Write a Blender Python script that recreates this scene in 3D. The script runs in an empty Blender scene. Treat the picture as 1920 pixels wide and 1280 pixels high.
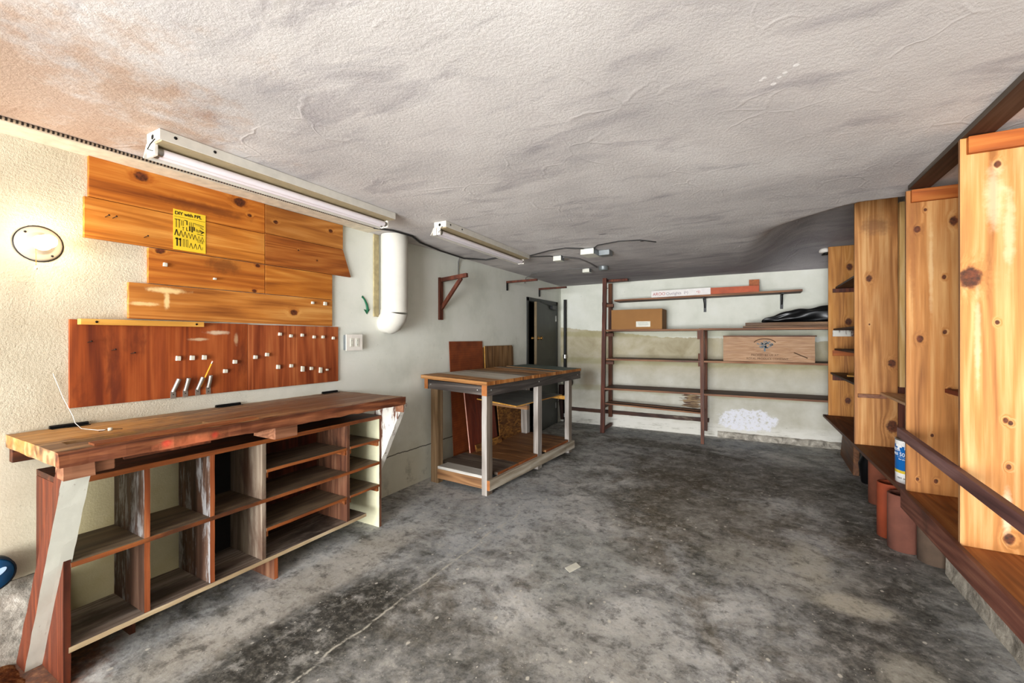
import bpy, bmesh, math, random
from mathutils import Vector, Matrix, noise as mnoise
random.seed(7)
D = bpy.data; SC = bpy.context.scene; COL = SC.collection
R = math.radians

# ------------------------------------------------------------------ camera, world, lights, exposure
F_PX = 814.0; YAW = math.atan(454.0 / F_PX)
cam = D.objects.new('camera', D.cameras.new('camera')); COL.objects.link(cam)
cam.location = (0, 0, 1.4); cam.rotation_euler = (R(90), 0, YAW)
cam.data.sensor_fit = 'HORIZONTAL'; cam.data.sensor_width = 36.0
cam.data.lens = 36.0 * F_PX / 1920.0
cam.data.shift_y = -7.0 / 1920.0
cam.data.clip_start = 0.02
SC.camera = cam
SC.view_settings.view_transform = 'Standard'; SC.view_settings.look = 'None'
SC.view_settings.gamma = 1.0; SC.view_settings.exposure = 0.24
SC.view_settings.use_curve_mapping = False

w = D.worlds.new('world'); SC.world = w; w.use_nodes = True
w.node_tree.nodes['Background'].inputs[0].default_value = (0.86, 0.93, 1.0, 1)
w.node_tree.nodes['Background'].inputs[1].default_value = 1.1

def area(name, loc, rot, sx, sy, power, col, spread=180):
    l = D.lights.new(name, 'AREA'); l.shape = 'RECTANGLE'; l.size = sx; l.size_y = sy
    l.energy = power; l.color = col; l.spread = R(spread)
    o = D.objects.new(name, l); COL.objects.link(o); o.location = loc; o.rotation_euler = rot
    return o
# daylight coming in through the open garage door behind the camera
area('door_daylight', (-0.75, -4.58, 1.1), (R(90), 0, 0), 3.6, 2.1, 560, (0.95, 0.975, 1.0), 150)
# added upward fill lamp on the floor behind the camera, brightens the ceiling
area('ceiling_fill', (-0.7, -3.7, 0.06), (R(158), 0, 0), 3.4, 1.7, 262, (0.97, 0.98, 1.0))

# ------------------------------------------------------------------ node helpers
def srgb(h):
    if isinstance(h, (tuple, list)): return tuple(h)
    h = h.lstrip('#'); c = [int(h[i:i+2], 16) / 255 for i in (0, 2, 4)]
    return tuple((x / 12.92 if x <= .04045 else ((x + .055) / 1.055) ** 2.4) for x in c)

class NT:
    def __init__(s, name):
        s.m = D.materials.new(name); s.m.use_nodes = True
        s.t = s.m.node_tree; s.t.nodes.clear()
        s.out = s.t.nodes.new('ShaderNodeOutputMaterial')
        s.b = s.t.nodes.new('ShaderNodeBsdfPrincipled')
        s.t.links.new(s.b.outputs[0], s.out.inputs[0])
    def set(s, sock, v):
        if v is None: return
        if isinstance(v, bpy.types.NodeSocket): s.t.links.new(v, sock)
        else:
            if sock.type == 'RGBA' and len(v) == 3: v = tuple(v) + (1,)
            sock.default_value = v
    def math(s, op, a, b=None, c=None, clamp=False):
        n = s.t.nodes.new('ShaderNodeMath'); n.operation = op; n.use_clamp = clamp
        s.set(n.inputs[0], a); s.set(n.inputs[1], b)
        if c is not None: s.set(n.inputs[2], c)
        return n.outputs[0]
    def vmath(s, op, a, b=None, scale=None):
        n = s.t.nodes.new('ShaderNodeVectorMath'); n.operation = op
        s.set(n.inputs[0], a)
        if b is not None: s.set(n.inputs[1], b)
        if scale is not None: s.set(n.inputs['Scale'], scale)
        return n.outputs['Value'] if op in ('LENGTH', 'DISTANCE', 'DOT_PRODUCT') else n.outputs[0]
    def noise(s, vec, scale, detail=4, rough=.55, dist=0, w=None):
        n = s.t.nodes.new('ShaderNodeTexNoise')
        s.set(n.inputs['Vector'], vec); n.inputs['Scale'].default_value = scale
        n.inputs['Detail'].default_value = detail; n.inputs['Roughness'].default_value = rough
        n.inputs['Distortion'].default_value = dist
        return n.outputs['Fac']
    def vor(s, vec, scale, feature='F1', rnd=1.0):
        n = s.t.nodes.new('ShaderNodeTexVoronoi'); n.feature = feature
        s.set(n.inputs['Vector'], vec); n.inputs['Scale'].default_value = scale
        n.inputs['Randomness'].default_value = rnd
        return n
    def wave(s, vec, scale, dist=4, detail=3, dscale=1.0, direction='X'):
        n = s.t.nodes.new('ShaderNodeTexWave'); n.wave_type = 'BANDS'; n.bands_direction = direction
        s.set(n.inputs['Vector'], vec); n.inputs['Scale'].default_value = scale
        n.inputs['Distortion'].default_value = dist; n.inputs['Detail'].default_value = detail
        n.inputs['Detail Scale'].default_value = dscale
        return n.outputs['Fac']
    def ramp(s, f, stops, interp='LINEAR'):
        n = s.t.nodes.new('ShaderNodeValToRGB'); e = n.color_ramp.elements; n.color_ramp.interpolation = interp
        while len(e) > 1: e.remove(e[-1])
        for i, (p, c) in enumerate(stops):
            if not isinstance(c, (tuple, list, str)): c = (c, c, c)
            x = e[0] if i == 0 else e.new(p)
            x.position = p; x.color = tuple(srgb(c)) + (1,)
        s.set(n.inputs[0], f); return n.outputs[0]
    def rng(s, f, a, b, c=0.0, d=1.0):
        n = s.t.nodes.new('ShaderNodeMapRange'); n.clamp = True; n.interpolation_type = 'SMOOTHSTEP'
        s.set(n.inputs[0], f)
        for i, v in enumerate((a, b, c, d)): s.set(n.inputs[i + 1], v)
        return n.outputs[0]
    def mix(s, f, a, b, mode='MIX'):
        n = s.t.nodes.new('ShaderNodeMix'); n.data_type = 'RGBA'; n.blend_type = mode; n.clamp_factor = True
        s.set(n.inputs[0], f)
        for i, v in ((6, a), (7, b)):
            if isinstance(v, str): v = srgb(v)
            s.set(n.inputs[i], v)
        return n.outputs[2]
    def map(s, vec, loc=(0, 0, 0), rot=(0, 0, 0), scale=(1, 1, 1)):
        n = s.t.nodes.new('ShaderNodeMapping'); s.set(n.inputs[0], vec)
        n.inputs[1].default_value = loc; n.inputs[2].default_value = rot; n.inputs[3].default_value = scale
        return n.outputs[0]
    def obj(s): 
        return s.t.nodes.new('ShaderNodeTexCoord').outputs['Object']
    def pos(s):
        return s.t.nodes.new('ShaderNodeNewGeometry').outputs['Position']
    def rand(s):
        return s.t.nodes.new('ShaderNodeObjectInfo').outputs['Random']
    def sep(s, v):
        n = s.t.nodes.new('ShaderNodeSeparateXYZ'); s.set(n.inputs[0], v); return n.outputs
    def comb(s, x, y, z):
        n = s.t.nodes.new('ShaderNodeCombineXYZ')
        for i, v in enumerate((x, y, z)): s.set(n.inputs[i], v)
        return n.outputs[0]
    def bump(s, h, strength=.3, dist=.01):
        n = s.t.nodes.new('ShaderNodeBump'); n.inputs['Strength'].default_value = strength
        n.inputs['Distance'].default_value = dist; s.set(n.inputs['Height'], h)
        s.t.links.new(n.outputs[0], s.b.inputs['Normal']); return n
    def done(s, col=None, rough=.7, metal=0.0, spec=.3):
        if col is not None:
            s.set(s.b.inputs['Base Color'], srgb(col) if isinstance(col, str) else col)
        s.set(s.b.inputs['Roughness'], rough); s.b.inputs['Metallic'].default_value = metal
        s.b.inputs['Specular IOR Level'].default_value = spec
        return s.m

def plain(name, col, rough=.6, metal=0.0, spec=.35, var=.12, vscale=18, bump=.0):
    n = NT(name); p = n.obj()
    f = n.noise(p, vscale, 5)
    c = srgb(col)
    lo = tuple(x * (1 - var * 1.6) for x in c); hi = tuple(min(1, x * (1 + var)) for x in c)
    cc = n.ramp(f, [(.3, lo), (.7, hi)])
    if bump: n.bump(f, bump, .004)
    return n.done(cc, rough, metal, spec)

AX = {'x': 0, 'y': 1, 'z': 2}
def wood(name, dark, mid, light, axis='y', knots=(), dirt=None, dirt_amt=.0, paint=None, paint_amt=0.0,
         rough=.6, spec=.3, scale=1.0, stripe=0.0, contrast=1.0, marks=()):
    """sawn timber with grain along AXIS; knots: (world point, radius along grain); marks: (world point, size vec, colour, strength)"""
    n = NT(name); o = n.obj(); rnd = n.rand(); P = n.pos()
    off = n.math('MULTIPLY', rnd, 37.0)
    p = n.vmath('ADD', o, n.comb(off, n.math('MULTIPLY', off, 1.7), n.math('MULTIPLY', off, .6)))
    a = AX[axis]
    kn = None; push = None
    for (kp, kr) in knots:
        sc = [1 / kr] * 3; sc[a] = .75 / kr
        d = n.vmath('SUBTRACT', P, tuple(kp)); d = n.vmath('MULTIPLY', d, tuple(sc))
        L = n.vmath('LENGTH', d)
        L = n.math('ADD', L, n.math('MULTIPLY', n.math('SUBTRACT', n.noise(P, 55, 3), .5), .7)); core = n.rng(L, .7, 1.15, 1.0, 0.0)
        halo = n.rng(L, .5, 3.2, 1.0, 0.0)
        kn = core if kn is None else n.math('MAXIMUM', kn, core)
        push = halo if push is None else n.math('MAXIMUM', push, halo)
    if push is not None:
        sh = n.math('MULTIPLY', n.math('MULTIPLY', push, push), .028)
        p = n.vmath('ADD', p, n.comb(sh if a != 0 else 0.0, sh if a != 1 else 0.0, sh if a != 2 else 0.0))
    s1 = [11 * scale] * 3; s1[a] = .9 * scale
    s2 = [120 * scale] * 3; s2[a] = 3.0 * scale
    s3 = [5 * scale] * 3; s3[a] = .35 * scale
    g1 = n.noise(n.map(p, scale=s1), 1.0, 6, .6, .6)
    g2 = n.noise(n.map(p, scale=s2), 1.0, 3, .6)
    ring = n.math('SINE', n.math('MULTIPLY', n.noise(n.map(p, scale=s3), 1.0, 2, .5, .3), 70))
    ring = n.math('MULTIPLY_ADD', ring, .5, .5)
    f = n.math('ADD', n.math('MULTIPLY', g1, .62), n.math('ADD', n.math('MULTIPLY', g2, .25), n.math('MULTIPLY', ring, .13)))
    if stripe:
        s4 = [22] * 3; s4[a] = .02
        q = n.noise(n.map(p, scale=s4), 1.0, 0)
        f = n.math('ADD', f, n.math('MULTIPLY', n.math('SUBTRACT', q, .5), stripe))
    k = .19 / contrast
    col = n.ramp(f, [(.5 - k, dark), (.5, mid), (.5 + k, light)])
    tone = n.noise(p, 2.2, 2)
    col = n.mix(n.rng(tone, .35, .65, .0, .45), col, n.mix(1.0, col, (.72, .66, .6), 'MULTIPLY'))
    if dirt:
        dn = n.noise(n.map(p, scale=[3.2 if i != a else 1.3 for i in range(3)]), 1.0, 8, .68, .5)
        col = n.mix(n.rng(dn, .62 - dirt_amt * .5, .78 - dirt_amt * .4, 0, .85), col, srgb(dirt))
    if paint:
        pn = n.noise(n.map(p, scale=[9 if i != a else 2.2 for i in range(3)]), 1.0, 9, .72, .3)
        fl = n.noise(n.map(p, scale=[70 if i != a else 7 for i in range(3)]), 1.0, 3, .7)
        pn = n.math('ADD', n.math('MULTIPLY', pn, .75), n.math('MULTIPLY', fl, .25))
        t = .72 - paint_amt * .44
        col = n.mix(n.rng(pn, t - .03, t + .05), col, srgb(paint))
    for (mp, ms, mc, mst) in marks:
        d = n.vmath('DIVIDE', n.vmath('SUBTRACT', P, tuple(mp)), tuple(ms))
        L = n.math('ADD', n.vmath('LENGTH', d), n.math('MULTIPLY', n.math('SUBTRACT', n.noise(P, 22, 5, .65), .5), 1.5))
        col = n.mix(n.rng(L, .3, 1.15, mst, 0.0), col, srgb(mc))
    if kn is not None:
        kc = n.ramp(n.noise(o, 60, 3), [(.3, '#241008'), (.7, '#6a3216')])
        ring2 = n.rng(push, .8, 1.0, 0, .35)
        col = n.mix(ring2, col, n.mix(1.0, col, (.55, .38, .26), 'MULTIPLY'))
        col = n.mix(n.math('MULTIPLY', kn, .95), col, kc)
    n.bump(f, .22, .003)
    return n.done(col, n.rng(g1, .3, .7, rough - .08, rough + .1), 0, spec)

# ------------------------------------------------------------------ mesh builder
WO = {}
class MB:
    def __init__(s): s.v = []; s.f = []; s.m = []; s.sm = []
    def add(s, vs, fs, mi=0, smooth=False):
        b = len(s.v); s.v += [Vector(v) for v in vs]
        for i, f in enumerate(fs):
            s.f.append([b + k for k in f]); s.sm.append(smooth)
            s.m.append(mi[i] if isinstance(mi, (list, tuple)) else mi)
        return s
    def hexa(s, p, mi=0):   # p: 4 bottom (ccw), 4 top
        return s.add(p, [(3, 2, 1, 0), (4, 5, 6, 7), (0, 1, 5, 4), (2, 3, 7, 6), (3, 0, 4, 7), (1, 2, 6, 5)], mi)
    def box(s, x0, x1, y0, y1, z0, z1, mi=0):   # face order: -z +z -y +y -x +x
        return s.hexa([(x0, y0, z0), (x1, y0, z0), (x1, y1, z0), (x0, y1, z0), (x0, y0, z1), (x1, y0, z1), (x1, y1, z1), (x0, y1, z1)], mi)
    def beam(s, p0, p1, w, h, side=(0, 1, 0), mi=0):
        p0, p1 = Vector(p0), Vector(p1); d = (p1 - p0).normalized()
        a = Vector(side); a = (a - d * a.dot(d)).normalized(); b = d.cross(a)
        a *= w / 2; b *= h / 2
        return s.hexa([p0 - a - b, p0 + a - b, p0 + a + b, p0 - a + b, p1 - a - b, p1 + a - b, p1 + a + b, p1 - a + b], mi)
    def tube(s, pts, r, n=10, cap=True, mi=0, smooth=True):
        pts = [Vector(p) for p in pts]; rs = r if isinstance(r, (list, tuple)) else [r] * len(pts)
        vs = []; prev = None
        for i, p in enumerate(pts):
            if i == 0: t = pts[1] - p
            elif i == len(pts) - 1: t = p - pts[i - 1]
            else: t = (pts[i + 1] - p).normalized() + (p - pts[i - 1]).normalized()
            t.normalize()
            if prev is None:
                u = Vector((0, 0, 1)) if abs(t.z) < .9 else Vector((1, 0, 0))
            else: u = prev
            u = (u - t * u.dot(t)).normalized(); prev = u; q = t.cross(u)
            k = 1.0
            for j in range(n):
                a = 2 * math.pi * j / n
                vs.append(p + (u * math.cos(a) + q * math.sin(a)) * rs[i] * k)
        fs = []
        for i in range(len(pts) - 1):
            for j in range(n):
                fs.append((i * n + j, i * n + (j + 1) % n, (i + 1) * n + (j + 1) % n, (i + 1) * n + j))
        s.add(vs, fs, mi, smooth)
        if cap:
            s.add(vs[:n], [tuple(range(n))[::-1]], mi); s.add(vs[-n:], [tuple(range(n))], mi)
        return s
    def lathe(s, prof, org, ax=(0, 0, 1), n=24, mi=0, smooth=True):
        ax = Vector(ax).normalized(); u = Vector((0, 0, 1)) if abs(ax.z) < .9 else Vector((1, 0, 0))
        u = (u - ax * u.dot(ax)).normalized(); q = ax.cross(u); org = Vector(org); vs = []
        for r, h in prof:
            for j in range(n):
                a = 2 * math.pi * j / n
                vs.append(org + ax * h + (u * math.cos(a) + q * math.sin(a)) * max(r, 1e-5))
        fs = [(i * n + j, i * n + (j + 1) % n, (i + 1) * n + (j + 1) % n, (i + 1) * n + j) for i in range(len(prof) - 1) for j in range(n)]
        return s.add(vs, fs, mi, smooth)
    def prism(s, poly, off, mi=0):
        n = len(poly); off = Vector(off); a = [Vector(p) for p in poly]; b = [p + off for p in a]
        fs = [tuple(range(n))[::-1], tuple(range(n, 2 * n))] + [(i, (i + 1) % n, n + (i + 1) % n, n + i) for i in range(n)]
        return s.add(a + b, fs, mi)
    def build(s, name, mats, parent=None, label=None, cat=None, group=None, kind=None, bevel=0.0, jitter=0.0, cell=.05, origin=None, xf=None):
        if xf: s.v = [xf(v) for v in s.v]
        me = D.meshes.new(name)
        xs = [v.x for v in s.v]; ys = [v.y for v in s.v]; zs = [v.z for v in s.v]
        org = Vector(origin) if origin else Vector(((min(xs) + max(xs)) / 2, (min(ys) + max(ys)) / 2, min(zs)))
        me.from_pydata([v - org for v in s.v], [], s.f)
        for i, p in enumerate(me.polygons): p.material_index = s.m[i]; p.use_smooth = s.sm[i]
        if not isinstance(mats, (list, tuple)): mats = [mats]
        for m in mats: me.materials.append(m)
        bm = bmesh.new(); bm.from_mesh(me)
        if jitter:
            for _ in range(6):
                es = [e for e in bm.edges if e.calc_length() > cell]
                if not es: break
                bmesh.ops.subdivide_edges(bm, edges=es, cuts=1, use_grid_fill=True)
                if len(bm.verts) > 6000: break
            bmesh.ops.triangulate(bm, faces=[f for f in bm.faces if len(f.verts) > 4])
            sd = random.random() * 50
            for v in bm.verts:
                q = (v.co + org) * 14 + Vector((sd, sd, sd))
                v.co += Vector(mnoise.noise_vector(q)) * jitter
        bmesh.ops.recalc_face_normals(bm, faces=bm.faces)
        bm.to_mesh(me); bm.free()
        o = D.objects.new(name, me); COL.objects.link(o)
        if bevel:
            b = o.modifiers.new('bevel', 'BEVEL'); b.width = bevel; b.segments = 2; b.limit_method = 'ANGLE'; b.angle_limit = R(40)
        put(o, org, parent); tag(o, label, cat, group, kind)
        return o

def put(o, org, parent):
    WO[o.name] = Vector(org)
    if parent is not None:
        o.parent = parent; o.location = Vector(org) - WO[parent.name]
    else: o.location = org
def tag(o, label=None, cat=None, group=None, kind=None):
    if label: o['label'] = label
    if cat: o['category'] = cat
    if group: o['group'] = group
    if kind: o['kind'] = kind
def thing(name, loc, label, cat, group=None, rotz=0):
    o = D.objects.new(name, None); COL.objects.link(o); o.empty_display_size = .1
    o.location = loc; o.rotation_euler = (0, 0, rotz); WO[o.name] = Vector(loc); tag(o, label, cat, group); return o
def copy_tree(o, dloc, label, parent=None):
    c = o.copy(); COL.objects.link(c)
    if parent is None:
        c.location = Vector(o.location) + Vector(dloc); c['label'] = label
    else: c.parent = parent
    for ch in list(o.children): copy_tree(ch, dloc, label, c)
    return c
def text(name, body, size, org, right, up, mat, parent=None, align='LEFT', ext=.0004, sx=1.0, offset=0.0):
    cu = D.curves.new('t', 'FONT'); cu.body = body; cu.size = size; cu.extrude = ext; cu.align_x = align; cu.offset = offset
    to = D.objects.new('t', cu); COL.objects.link(to)
    dg = bpy.context.evaluated_depsgraph_get(); me = D.meshes.new_from_object(to.evaluated_get(dg))
    D.objects.remove(to); right = Vector(right).normalized(); up = Vector(up).normalized(); nn = right.cross(up)
    for v in me.vertices: v.co = right * v.co.x * sx + up * v.co.y + nn * v.co.z
    me.materials.clear(); me.materials.append(mat)
    o = D.objects.new(name, me); COL.objects.link(o); put(o, org, parent); return o

# ------------------------------------------------------------------ materials: structure
def mat_ceiling():
    n = NT('plaster_ceiling'); p = n.pos()
    big = n.noise(p, .9, 5, .6, .4); mid = n.noise(n.map(p, scale=(2.2, 6, 2)), 1, 6, .6, .8)
    col = n.ramp(big, [(.3, '#b4afad'), (.5, '#cec8c4'), (.72, '#dfdad6')])
    col = n.mix(n.rng(mid, .5, .72, 0, .5), col, '#8b8489')
    # shade of the rear ceiling painted into the plaster colour
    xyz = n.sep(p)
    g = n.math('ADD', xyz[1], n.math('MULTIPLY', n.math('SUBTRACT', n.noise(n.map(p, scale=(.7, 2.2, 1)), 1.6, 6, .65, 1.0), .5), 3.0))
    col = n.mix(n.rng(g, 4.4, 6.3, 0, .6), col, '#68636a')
    # patchy brown tint over the near left of the ceiling
    d = n.vmath('LENGTH', n.vmath('DIVIDE', n.vmath('SUBTRACT', p, (-2.4, .45, 2.28)), (1.0, .9, 1)))
    d = n.math('ADD', d, n.math('MULTIPLY', n.math('SUBTRACT', n.noise(p, 5, 6, .7), .5), 2.2))
    col = n.mix(n.rng(d, .3, 1.0, .55, 0), col, '#a8763f')
    sp = n.noise(p, 30, 6, .75)
    col = n.mix(n.rng(sp, .62, .75, 0, .35), col, '#6d625c')
    f1 = n.noise(p, 70, 7, .72); f2 = n.noise(n.map(p, rot=(0, 0, .6), scale=(3, 14, 4)), 1.2, 7, .62, .4); f3 = n.noise(p, 2.2, 3, .5, .6)
    v = n.vor(n.vmath('ADD', p, n.comb(n.math('MULTIPLY', f3, .35), n.math('MULTIPLY', f3, .2), 0)), 3.2, 'DISTANCE_TO_EDGE').outputs['Distance']
    ridge = n.rng(v, .0, .035, 1, 0)
    h = n.math('ADD', n.math('MULTIPLY', f1, .6), n.math('ADD', n.math('MULTIPLY', f2, .3), n.math('ADD', n.math('MULTIPLY', f3, .6), n.math('MULTIPLY', n.math('MULTIPLY', ridge, n.rng(f3, .5, .62)), .22))))
    n.bump(h, .5, .02)
    for (q, sz) in [((.059, 1.777), .010), ((.075, 1.74), .008), ((.09, 1.72), .009), ((.03, 1.72), .009), ((.12, 1.69), .010), ((.02, 1.73), .007)]:
        col = n.mix(n.rng(n.vmath('LENGTH', n.vmath('SUBTRACT', p, (q[0], q[1], 2.29))), sz * .8, sz, .9, 0), col, '#f2efec')
    for (q, sz) in [((-1.137, 3.64, 2.29), (.045, .012, 1)), ((-.902, 4.08, 2.29), (.022, .02, 1))]:
        col = n.mix(n.rng(n.vmath('LENGTH', n.vmath('DIVIDE', n.vmath('SUBTRACT', p, q), sz)), .7, 1.0, .9, 0), col, '#2b2422')
    return n.done(col, .9, 0, .12)

def mat_wall_left():
    n = NT('stucco_left_wall'); p = n.pos(); x = n.sep(p)
    st = n.noise(p, 110, 6, .65); tr = n.noise(n.map(p, scale=(1, 3, 30)), 1.2, 5, .6, 1.2)
    smooth = n.rng(x[1], .75, 2.0)
    lowz = n.rng(x[2], 1.02, 1.12)
    rough_amt = n.math('MULTIPLY', n.rng(x[1], .9, 2.1, 1, .12), n.rng(x[2], .9, 1.05, .2, 1))
    cream = n.ramp(n.noise(p, 3, 5), [(.3, '#b0a48d'), (.7, '#c8bea8')])
    white = n.ramp(n.noise(p, 2.2, 6, .6), [(.3, '#d0d2c6'), (.5, '#dfe0d5'), (.75, '#e6e6dd')])
    col = n.mix(smooth, cream, white)
    # grey scuffs
    sc = n.noise(n.map(p, scale=(1, 5, 3)), 2.2, 9, .72)
    col = n.mix(n.rng(sc, .6, .8, 0, .4), col, '#8f8c80')
    spk = n.noise(p, 34, 4, .7); col = n.mix(n.rng(spk, .69, .76, 0, .7), col, '#6b6456')
    # cream gloss paint on the wall behind the pigeonholes
    ub = n.math('MULTIPLY', n.math('MULTIPLY', n.rng(x[1], .70, .74), n.rng(x[1], 2.36, 2.32)), n.rng(x[2], .99, .96))
    # mould and damp low down
    low = n.math('ADD', x[2], n.math('MULTIPLY', n.math('SUBTRACT', n.noise(p, 3.5, 7, .68), .5), .9))
    col = n.mix(n.rng(low, .15, .75, .55, 0), col, '#b0a98f')
    col = n.mix(n.rng(n.noise(p, 7, 8, .7), .52, .7, 0, n.rng(low, .0, .6, .7, 0)), col, '#6f6a5c')
    col = n.mix(n.math('MULTIPLY', ub, .85), col, n.ramp(n.noise(p, 4, 5), [(.3, '#b7a878'), (.7, '#d2c69c')]))
    # crack along the wall above the footing
    cz = n.math('SUBTRACT', x[2], n.math('ADD', .315, n.math('MULTIPLY', n.noise(n.map(p, scale=(1, 1, 0)), 4, 6, .65), .05)))
    col = n.mix(n.rng(n.math('ABSOLUTE', cz), .002, .007, .9, 0), col, '#2c261e')
    # rust run under the pull chain
    h = n.math('ADD', n.math('MULTIPLY', st, .7), n.math('MULTIPLY', tr, .5))
    h = n.math('MULTIPLY', h, rough_amt); n.bump(h, .75, .011)
    return n.done(col, .85, 0, .15)

def mat_wall_back():
    n = NT('half_painted_back_wall'); p = n.pos(); x = n.sep(p)
    paint = n.ramp(n.noise(p, 2.5, 6, .6), [(.3, '#c9cabc'), (.6, '#d9d9cd'), (.8, '#dfdfd6')])
    conc = n.ramp(n.noise(p, 2.8, 8, .62, .4), [(.28, '#9a8f72'), (.5, '#b3a98e'), (.72, '#c2bba7')])
    zb = n.math('MAXIMUM', n.math('MULTIPLY_ADD', x[0], -.097, 1.298), n.math('MULTIPLY_ADD', x[0], -.029, 1.375))
    zz = n.math('ADD', n.math('SUBTRACT', x[2], zb), n.math('MULTIPLY', n.math('SUBTRACT', n.noise(p, 9, 7, .6), .5), .09))
    zf = n.rng(x[2], .75, 1.05)
    conc = n.mix(zf, n.ramp(n.noise(p, 3.4, 7, .6), [(.3, '#b0ab9a'), (.7, '#c9c6ba')]), conc)
    col = n.mix(n.rng(zz, -.006, .006), conc, paint)
    # yellow-green damp bands under the boards
    for z0 in (.60, 1.03, 1.46):
        b = n.math('ABSOLUTE', n.math('SUBTRACT', n.math('ADD', x[2], n.math('MULTIPLY', n.math('SUBTRACT', n.noise(p, 3, 5), .5), .08)), z0))
        col = n.mix(n.rng(b, .02, .07, .35, 0), col, '#8f8a52')
    # chalky efflorescence at the foot, a scraped white patch, rust
    lz = n.math('ADD', x[2], n.math('MULTIPLY', n.math('SUBTRACT', n.noise(n.map(p, scale=(1.3, 1, 4)), 4, 8, .7), .5), .22))
    col = n.mix(n.rng(lz, .12, .26, .8, 0), col, '#dbd8cf')
    dn = n.noise(n.map(p, scale=(2, 1, 9)), 2.2, 8, .72)
    col = n.mix(n.rng(dn, .5, .68, 0, n.rng(x[2], .03, .22, .7, 0)), col, '#7d7866')
    d = n.vmath('DIVIDE', n.vmath('SUBTRACT', p, (-.09, 6.78, .27)), (.38, 1, .16))
    L = n.math('ADD', n.vmath('LENGTH', d), n.math('MULTIPLY', n.math('SUBTRACT', n.noise(p, 9, 8, .7), .5), 1.1))
    col = n.mix(n.math('MULTIPLY', n.rng(L, .85, 1.02, .95, 0), n.rng(n.noise(p, 24, 7, .72), .36, .5)), col, '#dfdfe6')
    d = n.vmath('DIVIDE', n.vmath('SUBTRACT', p, (-.78, 6.78, .47)), (.2, 1, .17))
    L = n.math('ADD', n.vmath('LENGTH', d), n.math('MULTIPLY', n.math('SUBTRACT', n.noise(n.map(p, scale=(3, 1, 22)), 1.6, 5, .6), .5), 2.4))
    col = n.mix(n.rng(L, .55, .8, .9, 0), col, n.ramp(n.noise(n.map(p, scale=(4, 1, 40)), 2, 3), [(.42, '#43210f'), (.58, '#8f7450')]))
    d = n.vmath('DIVIDE', n.vmath('SUBTRACT', p, (-2.35, 6.78, .72)), (.22, 1, .25))
    L = n.math('ADD', n.vmath('LENGTH', d), n.math('MULTIPLY', n.math('SUBTRACT', n.noise(p, 4, 5), .5), .9))
    col = n.mix(n.rng(L, .2, 1.0, .6, 0), col, '#7d6a4c')
    spk = n.noise(p, 22, 4, .7); col = n.mix(n.rng(spk, .69, .75, 0, .7), col, '#55503f')
    n.bump(n.math('ADD', n.noise(p, 40, 5), n.math('MULTIPLY', n.rng(zz, -.006, .006), .4)), .25, .006)
    return n.done(col, .85, 0, .15)

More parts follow.
